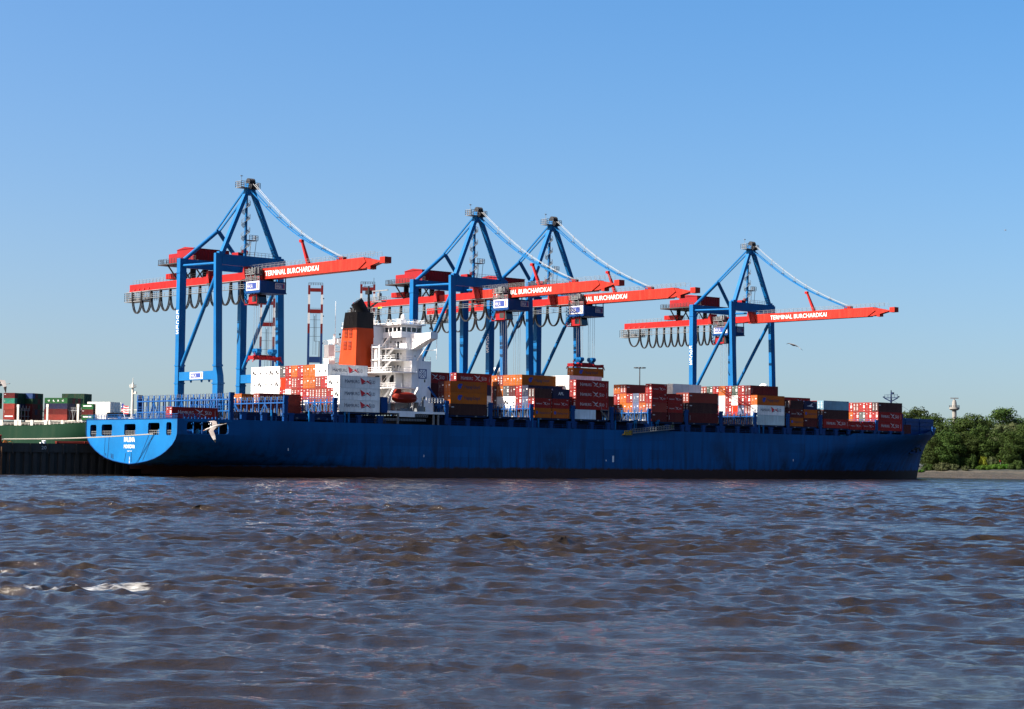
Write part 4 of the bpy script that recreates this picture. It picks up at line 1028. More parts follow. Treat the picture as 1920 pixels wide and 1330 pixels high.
# outboard stacks of short containers and the mixed ones
def short(x, j, z, code, liv, lab, L=6.06, h=2.56): container(x, .4 + 1.22 + 2.48 * j, z, L, h, code, liv, lab, GROUP)
b3 = 'third bay ahead of the bridge'
for t, (c, l) in enumerate((('O', 'HLs'), ('R', 'HSs'), ('K', 'none'))): short(47.1, 0, 15.75 + 2.56 * t, c, l, f'short {CNAME[c]} container, {tiertxt(t, 3)}, after half, river side, {b3}')
for t, (c, l) in enumerate((('O', 'HLs'), ('R', 'HSs'), ('N', 'APL'))): short(53.55, 0, 15.75 + 2.56 * t, c, l, f'short {CNAME[c]} container, {tiertxt(t, 3)}, forward half, river side, {b3}')
b4 = 'fourth bay ahead of the bridge'
short(61.3, 0, 15.7, 'S', 'none', f'pale grey container under three red ones, river side row, {b4}', L=8.1, h=2.58)
for t in range(3): container(62.0, 1.62, 18.30 + 2.63 * t, 12.19, 2.63, 'R', 'HSr', f'red lettered container, {("lowest", "middle", "topmost")[t]} of three on a pale grey one, river side of the stacks', GROUP)
b6 = 'sixth bay ahead of the bridge'
for t, (c, l) in enumerate((('r', 'tag'), ('P', 'tag'), ('R', 'HSs'), ('R', 'HSs'))): short(90.9, 0, 15.7 + 2.6 * t, c, l, f'short {CNAME[c]} container, {tiertxt(t, 4)}, after half, river side, {b6}', h=2.6)
for t, (c, l) in enumerate((('r', 'code'), ('R', 'HSs'), ('R', 'HSs'))): short(97.35, 0, 15.7 + 2.6 * t, c, l, f'short {CNAME[c]} container, {tiertxt(t, 3)}, forward half, river side, {b6}', h=2.6)
b10 = 'tenth bay ahead of the bridge'
for t, (c, l) in enumerate((('O', 'HLs'), ('r', 'HSs'), ('K', 'none'))): short(149.6, 0, 15.55 + 2.56 * t, c, l, f'short {CNAME[c]} container, {tiertxt(t, 3)}, after half, river side, {b10}')
for t, (c, l) in enumerate((('r', 'tag'), ('O', 'HLs'), ('N', 'wave'))): short(156.0, 0, 15.55 + 2.56 * t, c, l, f'short {CNAME[c]} container, {tiertxt(t, 3)}, forward half, river side, {b10}')
short(177.6, 0, 15.1, 'R', 'HSs', 'short red container, after one of two low on deck near the bow'); short(184.0, 0, 15.1, 'R', 'HSs', 'short red container, forward one of two low on deck near the bow')
short(205.6, 1, 14.35, 'r', 'tag', 'single short maroon container on deck beside the breakwater near the bow', h=2.9)
container(-60.3, 4.8, 13.15, 12.19, 2.6, 'R', 'HSr', 'single red lettered container lying on the after deck above the stern', GROUP)

# ------------------------------------------------------------------ quay cranes
def crane_root(xc, label): return empty('quay_crane', (xc, 45.5, 7.2), label, 'crane', 'blue and red quay cranes')
YW, YL, HX = 45.5, 62.5, 9.55
def build_crane(xc, yt, label, drop, held=False):
    root = crane_root(xc, label)
    def X(v): return xc + v
    # legs
    for sx in (-1, 1):
        x = sx * HX
        lg = MB()
        def ring(y0, y1, z): return [(X(x - .95), y0, z), (X(x + .95), y0, z), (X(x + .95), y1, z), (X(x - .95), y1, z)]
        lg.ribs([ring(43.4, 45.4, 8.4), ring(43.2, 45.5, 23.4), ring(43.4, 45.5, 25.2), ring(44.1, 45.3, 27.4), ring(45.0, 46.0, 53.6), ring(45.0, 46.0, 56.4)])
        lg.box(X(x - 1.1), X(x + 1.1), 43.0, 45.7, 23.0, 23.4); lg.box(X(x - 1.1), X(x + 1.1), 43.9, 45.5, 27.5, 28.0)
        lg.build('leg', 'crane_blue', root)
        lg = MB()
        lg.ribs([[(X(x - .98), 61.7, z), (X(x + .98), 61.7, z), (X(x + .98), 63.3, z), (X(x - .98), 63.3, z)] for z in (8.4, 56.2)])
        for z in (28.0, 23.4, 52.3): lg.box(X(x - 1.1), X(x + 1.1), 61.55, 63.45, z, z + .35)
        if sx < 0:
            for i, ch in enumerate('KOCKS'): put_text(lg, ch, (X(x - 1.0), 63.05, 41.6 - i * 1.3), (0, -1, 0), (0, 0, 1), 1.05, 1.15, 1, .015)
        lg.build('leg', ['crane_blue', 'mark_white'], root)
        # portal beam with sign, brace, upper tie
        pb = MB(); pb.box(X(x - .75), X(x + .75), 45.55, 61.65, 24.2, 26.4); pb.box(X(x - .8), X(x + .8), 44.3, 45.6, 23.6, 27.0)
        for y in (48.5, 52, 57): pb.cyl((X(x), y, 24.2), (X(x), y, 23.6), .35, .2)
        po = pb.build('portal_beam', 'crane_blue', root)
        if sx < 0:
            sg = MB(); sg.box(X(x - .83), X(x - .76), 50.2, 56.3, 24.45, 26.25, 0); sg.box(X(x - .86), X(x - .82), 51.3, 55.9, 24.8, 25.95, 1); sg.box(X(x - .86), X(x - .82), 50.65, 50.95, 24.8, 25.95, 2)
            put_text(sg, 'HHLA', (X(x - .88), 55.7, 24.95), (0, -1, 0), (0, 0, 1), .85, 2.5, 0, .0); 
            pl = MB(); pl.box(X(x - .84), X(x - .79), 44.6, 45.5, 24.9, 25.9); pl.box(X(x - .86), X(x - .83), 44.9, 45.2, 25.2, 25.6, 1); pl.build('plate', ['galv', 'sign_blue'], po)
            sg.build('sign', ['sign_white', 'sign_blue', 'sign_red'], po)
        br = MB(); br.cyl((X(x), 45.7, 51.5), (X(x), 61.9, 27.6), .52, n=12); br.build('diagonal_brace', 'crane_blue', root, smooth=45)
        ut = MB(); ut.cyl((X(x), 46.0, 53.9), (X(x), 61.7, 54.3), .32, n=10); ut.build('upper_tie', 'crane_blue', root, smooth=45)
        # main A-frame and landside A-frame legs
        af = MB(); af.beam((X(sx * 8.6), YW, 56.0), (X(sx * .7), 45.9, 73.6), 1.0, 1.25, up=(0, 1, 0)); af.box(X(sx * 8.7) - .9, X(sx * 8.7) + .9, YW - .6, YW + .6, 55.9, 56.9); af.build('frame_leg', 'crane_blue', root)
        lf = MB(); lf.cyl((X(sx * 9.0), YL, 55.8), (X(0), 60.3, 64.1), .55, n=12); lf.build('back_frame_leg', 'crane_blue', root, smooth=45)
        bs = MB(); bs.beam((X(sx * .55), 60.2, 64.2), (X(sx * .75), 46.3, 74.2), .32, .42); bs.build('back_stay', 'crane_blue', root)
    # crossbeams along the quay
    wb = MB(); wb.box(X(-HX + .98), X(HX - .98), 44.9, 46.1, 53.55, 56.25); wb.box(X(HX + .97), X(HX + 1.4), 44.9, 46.1, 53.6, 56.0)
    wo = wb.build('waterside_crossbeam', 'crane_blue', root)
    wr = MB(); wr.rail([(X(-1), 45.2, 56.25), (X(7), 45.2, 56.25)], 1.1, .035, 1.2, rows=2); wr.build('handrail', 'galv', wo)
    lb = MB(); lb.box(X(-HX + 1.0), X(HX - 1.0), 61.9, 63.1, 53.8, 56.1); lb.build('landside_crossbeam', 'crane_blue', root)
    sb = MB()
    for y in (44.4, 62.5):
        sb = MB(); sb.box(X(-HX - 3), X(HX + 3), y - .7, y + .7, 8.0, 9.4)
        for k in range(8): sb.cyl((X(-HX - 2.6 + k * (2 * HX + 5.2) / 7), y - .3, 7.65), (X(-HX - 2.6 + k * (2 * HX + 5.2) / 7), y + .3, 7.65), .42, n=10)
        sb.build('bogie_beam', 'crane_blue', root)
    # apex head
    ap = MB(); ap.hexa([(X(-1.5), 45.0, 72.2), (X(1.5), 45.0, 72.2), (X(1.5), 46.8, 72.2), (X(-1.5), 46.8, 72.2), (X(-.9), 45.1, 75.2), (X(.9), 45.1, 75.2), (X(.9), 46.7, 75.2), (X(-.9), 46.7, 75.2)])
    a_o = ap.build('apex', 'crane_blue', root)
    sh = MB()
    for xx in (-.65, .05, .7): sh.cyl((X(xx - .18), 45.6, 75.6), (X(xx + .18), 45.6, 75.6), .95, n=14); sh.cyl((X(xx - .15), 44.6, 74.3), (X(xx + .15), 44.6, 74.3), .7, n=12)
    sh.build('sheave', 'dark_steel', a_o, smooth=40)
    pf = MB(); pf.box(X(-3.4), X(-.8), 44.8, 47.4, 73.9, 74.05); pf.rail([(X(-.9), 44.8, 74.05), (X(-3.4), 44.8, 74.05), (X(-3.4), 47.4, 74.05), (X(-.9), 47.4, 74.05)], 1.5, .05, .85, rows=3)
    pf.build('top_platform', 'galv', a_o)
    pf = MB(); pf.box(X(.9), X(2.5), 44.8, 47.0, 73.9, 74.05); pf.rail([(X(1.0), 44.8, 74.05), (X(2.5), 44.8, 74.05), (X(2.5), 47.0, 74.05)], 1.4, .05, .8, rows=3); pf.cyl((X(-1.9), 47.0, 74), (X(-1.9), 47.0, 77.4), .05); pf.box(X(-2.3), X(-1.5), 46.9, 47.1, 77.1, 77.25)
    pf.build('top_platform', 'galv', a_o)
    # forestay, hoist ropes over it
    fs = MB()
    pts = [Vector((X(0), 44.6, 73.2)).lerp(Vector((X(0), 6.3, 52.9)), i / 16) + Vector((0, 0, -2.4 * math.sin(math.pi * i / 16) * (1 - .25 * i / 16))) for i in range(17)]
    for sx in (-.55, .55):
        for a, b in zip(pts[:-1], pts[1:]): fs.beam(a + Vector((sx, 0, 0)), b + Vector((sx, 0, 0)), .17, .26)
    fo = fs.build('forestay', 'crane_blue', root)
    wk = MB(); q = [Vector((X(0), 43.9, 74.9)).lerp(Vector((X(0), 6.3, 53.6)), i / 16) + Vector((0, 0, -2.2 * math.sin(math.pi * i / 16))) for i in range(17)]
    for sx in (-.3, .3): wk.tube([p + Vector((sx, 0, 0)) for p in q], .055, 5)
    for i in (3, 5, 7, 9, 11, 13): wk.beam(pts[i] + Vector((0, 0, .1)), q[i] + Vector((0, 0, .5)), .1, .1); wk.beam(pts[i] + Vector((-.9, 0, .3)), pts[i] + Vector((.9, 0, .3)), .1, .1)
    wk.build('hoist_rope', 'rope_steel', fo)
    br = MB()
    br.box(X(-.5), X(.7), 4.9, 7.4, 52.3, 53.4)
    br.build('stay_anchor', 'house_red', root)
    # spiral-stair mast
    ms = MB(); ms.cyl((X(0), 47.6, 55.5), (X(0), 47.2, 72.4), .42, .35, n=10); mo = ms.build('stair_mast', 'crane_blue', root, smooth=45)
    sp = MB(); n = 110
    for i in range(n):
        a = i / n * 2 * math.pi * 4.2; z = 56.2 + 14.6 * i / n; c = Vector((X(0), 47.5, z)); u = Vector((math.cos(a), math.sin(a), 0))
        sp.beam(c + u * .45, c + u * 1.15, .24, .06)
        if i % 2 == 0: sp.beam(c + u * 1.15, c + u * 1.15 + Vector((0, 0, 1.0)), .05, .05)
        a2 = (i + 1) / n * 2 * math.pi * 4.2; u2 = Vector((math.cos(a2), math.sin(a2), 0)); sp.beam(c + u * 1.15 + Vector((0, 0, 1.0)), c + u2 * 1.15 + Vector((0, 0, 1.0 + 14.6 / n)), .06, .06)
    sp.build('spiral_stair', 'galv', mo)
    lp = MB(); lp.box(X(.4), X(3.2), 46.4, 48.4, 60.6, 60.75); lp.rail([(X(.5), 46.4, 60.75), (X(3.2), 46.4, 60.75), (X(3.2), 48.4, 60.75)], 1.2, .05, .9, rows=3)
    for xx, yy in ((1.2, 46.6), (2.8, 46.6), (2.2, 48.2)): lp.beam((X(xx), yy, 60.6), (X(xx - .5), yy, 56.4), .1, .1)
    lp.build('landing', 'galv', mo)
    # box girder: rear part and front boom
    gr = MB(); gr.box(X(-1.0), X(1.0), 46.5, 102.7, 50.35, 52.15); gr.box(X(-1.25), X(1.25), 46.5, 102.5, 50.1, 50.35)
    for y in (101, 98.5, 96, 93.5): gr.hexa([(X(-1.3), y - 1.2, 50.3), (X(-1.0), y - 1.2, 50.3), (X(-1.0), y + .2, 50.3), (X(-1.3), y + .2, 50.3), (X(-1.06), y - 1.2, 51.0), (X(-1.0), y - 1.2, 51.0), (X(-1.0), y - .9, 51.0), (X(-1.06), y - .9, 51.0)])
    go = gr.build('girder', 'crane_red', root)
    gh = MB(); gh.rail([(X(-1.0), 101, 52.15), (X(-1.0), 64, 52.15)], 1.15, .026, 1.8, rows=2); gh.rail([(X(1.0), 101, 52.15), (X(1.0), 64, 52.15)], 1.15, .026, 1.8, rows=2); gh.build('handrail', 'galv', go)
    bo = MB()
    prof = [(46.2, 50.0), (46.2, 52.55), (-4.2, 52.55), (-5.0, 51.4), (-2.2, 49.85)]
    n = len(bo.v); k = len(prof)
    bo.v += [(X(-1.15), y, z) for y, z in prof] + [(X(1.15), y, z) for y, z in prof]
    bo.face(range(n, n + k)); bo.face(list(range(n + k, n + 2 * k))[::-1])
    for i in range(k): bo.face((n + i, n + k + i, n + k + (i + 1) % k, n + (i + 1) % k))
    bo.hexa([(X(-.95), -4.3, 49.9), (X(.95), -4.3, 49.9), (X(.95), -2, 49.9), (X(-.95), -2, 49.9), (X(-.9), -10.6, 51.2), (X(.9), -10.6, 51.2), (X(.9), -4.4, 52.4), (X(-.9), -4.4, 52.4)])
    bo.box(X(-1.0), X(1.0), -12.2, -10.3, 50.7, 52.2); bo.box(X(-.9), X(.9), -6.6, -5.4, 49.6, 50.4); bo.box(X(-1.35), X(1.35), -2.4, 46, 49.75, 49.95)
    for y in range(2, 46, 4): bo.box(X(-1.17), X(1.17), y, y + .08, 50.0, 52.5)
    put_text(bo, 'TERMINAL BURCHARDKAI', (X(-1.19), 36.6, 50.55), (0, -1, 0), (0, 0, 1), 1.3, 22.9, 1, .008)
    boom = bo.build('boom', ['crane_red_worn', 'mark_white'], root)
    bh = MB(); bh.rail([(X(-1.1), 45, 52.55), (X(-1.1), -8.5, 52.55)], 1.15, .026, 1.8, rows=2); bh.rail([(X(1.1), 45, 52.55), (X(1.1), -8.5, 52.55)], 1.15, .026, 1.8, rows=2); bh.build('handrail', 'galv', boom)
    st = MB(); st.beam((X(0), 19.6, 52.5), (X(0), 22.6, 58.7), .9, .7, w2=.5, h2=.5, up=(0, 1, 0)); st.box(X(-.4), X(.4), 22.2, 23.2, 58.2, 58.9); st.build('stay_support', 'crane_red', boom)
    hg = MB()      # red hangers carrying the girder under the crossbeams
    for y in (45.5, 62.5):
        hg = MB(); hg.hexa([(X(-1.7), y - .9, 50.3), (X(1.7), y - .9, 50.3), (X(1.7), y + .9, 50.3), (X(-1.7), y + .9, 50.3), (X(-1.4), y - .55, 53.6), (X(1.4), y - .55, 53.6), (X(1.4), y + .55, 53.6), (X(-1.4), y + .55, 53.6)])
        hg.build('girder_hanger', 'crane_red', root)
    hg = MB(); hg.hexa([(X(-1.5), 42.6, 50.2), (X(-1.16), 42.6, 50.2), (X(-1.16), 47.6, 50.2), (X(-1.5), 47.6, 50.2), (X(-1.4), 43.6, 52.7), (X(-1.16), 43.6, 52.7), (X(-1.16), 44.8, 53.3), (X(-1.4), 44.8, 53.3)])
    hg.build('girder_hanger', 'crane_red', root)
    # machinery house on the rear, with small annex and gallery
    mh = MB(); mh.box(X(-3.6), X(7.6), 66.3, 74.4, 56.3, 59.7); mh.hexa([(X(-3.75), 66.1, 59.7), (X(7.75), 66.1, 59.7), (X(7.75), 74.6, 59.7), (X(-3.75), 74.6, 59.7), (X(-3.75), 66.1, 59.8), (X(7.75), 66.1, 59.8), (X(7.75), 70.4, 60.3), (X(-3.75), 70.4, 60.3)])
    for k in range(10): mh.box(X(-3.4 + k * 1.1), X(-3.25 + k * 1.1), 66.2, 66.32, 56.4, 59.6)
    mo2 = mh.build('machinery_house', 'house_red', root)
    an = MB(); an.box(X(-3.3), X(1.8), 74.45, 79.0, 56.3, 58.9); an.build('house_annex', 'house_red', mo2)
    dk = MB(); dk.box(X(-4.8), X(8.2), 62.0, 82.0, 55.9, 56.25); dk.rail([(X(-4.7), 63.5, 56.25), (X(-4.7), 81.9, 56.25), (X(8.1), 81.9, 56.25)], 1.2, .045, 1.3, rows=3)
    for y in (66, 72, 78):
        dk.beam((X(-1.1), y, 52.2), (X(-4.2), y, 55.9), .3, .3); dk.beam((X(1.1), y, 52.2), (X(4.2), y, 55.9), .3, .3); dk.box(X(-.8), X(.8), y - .2, y + .2, 52.2, 55.9)
    dk.build('house_gallery', 'dark_steel', mo2)
    mm = MB(); mm.box(X(-1.4), X(1.2), 48.6, 51.5, 56.3, 57.5); mm.cyl((X(.2), 49, 57.6), (X(1.6), 49, 57.6), .6, n=12); mm.build('rope_guide_house', 'house_red', root)
    sm = MB(); sm.box(X(-1.4), X(1.4), 77.2, 83.4, 52.6, 54.0)
    for k in range(6): sm.box(X(-1.46), X(-1.38), 77.5 + k * 1.0, 77.6 + k * 1.0, 52.7, 53.9)
    sm.build('electrical_house', 'crane_red', root)
    mp = MB()      # maintenance cradle slung under the rear end
    mp.box(X(-1.6), X(1.6), 95.0, 104.4, 47.3, 47.5); mp.rail([(X(-1.6), 92, 47.5), (X(-1.6), 104.3, 47.5), (X(1.6), 104.3, 47.5), (X(1.6), 92, 47.5)], 2.4, .05, .9, rows=4)
    for y in (95, 99, 103): mp.beam((X(-1.5), y, 47.5), (X(-1.1), y - .3, 50.2), .1, .1); mp.box(X(-.7), X(.7), y - .8, y + .6, 47.6, 48.5)
    mp.build('rear_cradle', 'galv', root)
    # festoon cables: one part per loop
    y0 = 100.2; y1 = yt + 4.0; nl = 12
    for i in range(nl):
        f0, f1 = i / nl, (i + 1) / nl
        if y1 > 50: f0, f1 = f0 ** .8, f1 ** .8
        a, b = y0 + (y1 - y0) * f0, y0 + (y1 - y0) * f1
        lp = MB(); wd = abs(a - b); dp = 5.6 if wd > 4.2 else 6.3
        for off in (-.22, .22):
            P = []
            for k in range(13):
                t = k / 12; P.append((X(-1.5 + off), a + (b - a) * (.5 - .5 * math.cos(math.pi * t)) * .96 + (b - a) * .02, 49.6 - dp * math.sin(math.pi * t) ** .75))
            lp.tube(P, .17, 6)
        lp.box(X(-1.8), X(-1.2), a - .25, a + .25, 49.3, 50.0)
        lp.build('festoon_cable', 'cable', root, smooth=60)
    tr = MB(); tr.box(X(-1.65), X(-1.35), yt, 103, 49.95, 50.1); tr.rail([(X(-1.9), yt + 5, 47.9), (X(-1.9), 92, 47.9)], 1.0, .04, 2.2, rows=2); tr.box(X(-2.2), X(-1.5), yt + 5, 92, 47.8, 47.9)
    tr.build('festoon_track', 'galv', root)
    # trolley with machinery box and cabin
    T = empty('trolley', (0, 0, 0), None, None); T.parent = root; T.location = (0, yt - 45.5, 42.0)
    bx = MB(); bx.box(X(-4.0), X(4.0), yt - 3.2, yt + 3.2, 46.4, 49.2); bx.box(X(-4.15), X(4.15), yt - 3.3, yt + 3.3, 46.15, 46.4)
    for k in range(4): bx.box(X(-4.05), X(-4.0), yt - 2.8 + k * 1.6, yt - 1.7 + k * 1.6, 46.0, 46.16)
    bx.build('machinery_box', 'deck_blue', T)
    sg = MB(); sg.box(X(-4.07), X(-4.0), yt - 2.9, yt + 2.9, 46.8, 49.1, 0); sg.box(X(-4.1), X(-4.06), yt - 1.6, yt + 2.5, 47.15, 48.75, 1); sg.box(X(-4.1), X(-4.06), yt - 2.25, yt - 1.95, 47.1, 48.8, 2); put_text(sg, 'HHLA', (X(-4.12), yt + 2.4, 47.4), (0, -1, 0), (0, 0, 1), 1.1, 2.4, 0, .0)
    sg.build('sign', ['sign_white', 'sign_blue', 'sign_red'], T)
    sg = MB(); sg.box(X(.6), X(3.6), yt - 3.27, yt - 3.2, 47.3, 48.8, 3); sg.box(X(.75), X(3.45), yt - 3.29, yt - 3.26, 47.45, 48.65, 1); put_text(sg, 'HHLA', (X(.9), yt - 3.3, 47.6), (1, 0, 0), (0, 0, 1), .9, 1.6, 3, .03); sg.box(X(3.0), X(3.25), yt - 3.31, yt - 3.27, 47.5, 48.6, 2)
    sg.build('sign', ['sign_white', 'sign_blue', 'sign_red', 'mark_grey'], T)
    wn = MB()
    wn.box(X(1.9), X(4.2), yt - 3.1, yt + 3.3, 50.9, 51.1)
    for yy in (-3.0, 0, 3.0): wn.beam((X(3.9), yt + yy, 49.2), (X(3.9), yt + yy, 50.9), .2, .2)
    wn.build('trolley_frame', 'galv', T)
    wn = MB(); wn.box(X(-4.2), X(-1.9), yt - .9, yt + 3.3, 50.9, 51.1)
    wn.rail([(X(-4.2), yt - .9, 51.1), (X(-4.2), yt + 3.3, 51.1), (X(-2), yt + 3.3, 51.1)], 1.1, .05, .9, rows=3); wn.rail([(X(-4.1), yt - 3.0, 49.2), (X(-4.1), yt + 3.1, 49.2)], 1.1, .05, .9, rows=3)
    for k in range(7): wn.box(X(-3.6 + random.uniform(0, .8)), X(-2.4), yt - .7 + k * .55, yt - .35 + k * .55, 51.1, 51.6 + random.uniform(.2, 1.3))
    for yy in (-.8, 1.1, 3.0): wn.beam((X(-3.9), yt + yy, 49.2), (X(-3.9), yt + yy, 50.9), .2, .2)
    wn.build('trolley_frame', 'galv', T)
    wm = MB()
    for yy in (-1.6, 1.4):
        wm = MB(); wm.box(X(-3.6), X(-2.6), yt + yy - .6, yt + yy + .6, 49.25, 50.4); wm.build('motor', 'house_red', T)
    tp = MB()     # plates that straddle the boom
    for sx in (-1, 1):
        tp = MB(); tp.box(X(sx * 1.75 - .15), X(sx * 1.75 + .15), yt - .7, yt + 2.9, 49.2, 52.6)
        tp.build('side_plate', 'dark_steel', T)
    ld = MB(); ld.box(X(-3.6), X(-1.4), yt + 3.25, yt + 4.6, 46.6, 46.75); ld.rail([(X(-3.6), yt + 4.6, 44), (X(-3.6), yt + 4.6, 49)], .01, .05, 1)
    for k in range(5): ld.beam((X(-3.5), yt + 4.5, 43.8 + k), (X(-3.5), yt + 3.3, 44.8 + k), .12, .12); ld.beam((X(-3.5), yt + 3.3, 43.8 + k), (X(-3.5), yt + 4.5, 44.8 + k), .12, .12)
    ld.build('access_ladder', 'crane_blue', T)
    cb = MB(); cb.box(X(-3.3), X(-.6), yt - .8, yt + 2.9, 43.5, 45.9); cb.box(X(-3.6), X(0), yt + 2.9, yt + 4.2, 43.3, 43.5); cb.rail([(X(-3.6), yt + 4.2, 43.5), (X(0), yt + 4.2, 43.5)], 1.1, .05, .8)
    co = cb.build('cabin', 'house_red', T)
    gl = MB(); gl.box(X(-3.36), X(-3.28), yt - .6, yt + 1.2, 44.0, 45.4); gl.hexa([(X(-3.2), yt - 1.6, 43.6), (X(-.7), yt - 1.6, 43.6), (X(-.7), yt - .8, 43.6), (X(-3.2), yt - .8, 43.6), (X(-3.2), yt - 1.2, 45.8), (X(-.7), yt - 1.2, 45.8), (X(-.7), yt - .8, 45.8), (X(-3.2), yt - .8, 45.8)]); gl.build('cabin_window', 'glass', co)
    # ropes, head block and spreader
    zs = drop
    hb = empty('spreader', (0, 0, 0), None, None); hb.parent = root; hb.location = (0, yt - 45.5, zs - 7.2)
    rp = MB()
    for sx in (-2.5, 2.2):
        for dx, dy in ((-.35, -.9), (.35, -.9), (-.35, .9), (.35, .9)): rp.cyl((X(sx + dx), yt + dy, 46.2), (X(sx + dx), yt + dy, zs + 2.2), .045, n=5, cap=False)
    rp.build('hoist_rope', 'rope_steel', hb)
    bl = MB()
    for sx in (-2.4, 2.3):
        bl = MB(); bl.cyl((X(sx - .7), yt - .55, zs + 1.9), (X(sx + .7), yt - .55, zs + 1.9), .62, n=12); bl.cyl((X(sx - .7), yt + .55, zs + 1.9), (X(sx + .7), yt + .55, zs + 1.9), .62, n=12); bl.hexa([(X(sx - .45), yt - .5, zs + .7), (X(sx + .45), yt - .5, zs + .7), (X(sx + .45), yt + .5, zs + .7), (X(sx - .45), yt + .5, zs + .7), (X(sx - 1.0), yt - .6, zs + 1.8), (X(sx + 1.0), yt - .6, zs + 1.8), (X(sx + 1.0), yt + .6, zs + 1.8), (X(sx - 1.0), yt + .6, zs + 1.8)])
        bl.build('head_block', 'crane_blue', hb, smooth=40)
    Ls = 12.2 if held else 8.4
    sp2 = MB()
    for sy in (-.75, .75): sp2.box(X(-Ls / 2), X(Ls / 2), yt + sy - .25, yt + sy + .25, zs - .25, zs + .5)
    for sx in (-Ls / 2 + .25, -2.4, 0, 2.3, Ls / 2 - .25): sp2.box(X(sx - .3), X(sx + .3), yt - 1.2, yt + 1.2, zs - .3, zs + .62)
    sp2.box(X(-3.2), X(3.1), yt - .45, yt + .45, zs + .4, zs + .95)
    for sx in (-1, 1):
        for sy in (-1, 1): sp2.box(X(sx * (Ls / 2 - .2) - .14), X(sx * (Ls / 2 - .2) + .14), yt + sy * 1.15 - .12, yt + sy * 1.15 + .12, zs - .62, zs + .2); sp2.beam((X(sx * (Ls / 2)), yt + sy * 1.25, zs - .1), (X(sx * (Ls / 2 + .35)), yt + sy * 1.3, zs - 1.0), .2, .12)
    sp2.cyl((X(-Ls / 2 + 1.3), yt, zs + .5), (X(-Ls / 2 + 1.3), yt, zs + 1.3), .12); sp2.cyl((X(-Ls / 2 + 1.3), yt, zs + 1.2), (X(-Ls / 2 + 1.3), yt, zs + 1.4), .35)
    sp2.build('spreader_beam', 'house_red', hb)
    return root
C1 = build_crane(-11.85, 37.8, 'blue and red quay crane reaching over the stern, white sign on its portal beam', 29.6)
C2 = build_crane(66.2, 31.1, 'blue and red quay crane whose legs rise just ahead of the white bridge', 21.0)
C3 = build_crane(95.5, 31.4, 'blue and red quay crane holding an orange container from its red spreader', 31.9, True)
C4 = build_crane(184.04, 55.4, 'blue and red quay crane near the bow, trolley drawn back between its legs', 12.5)
container(95.5 - 6.095, 31.4, 28.72, 12.19, 2.6, 'O', 'HL', 'orange lettered container hanging from the red spreader of a quay crane', GROUP)

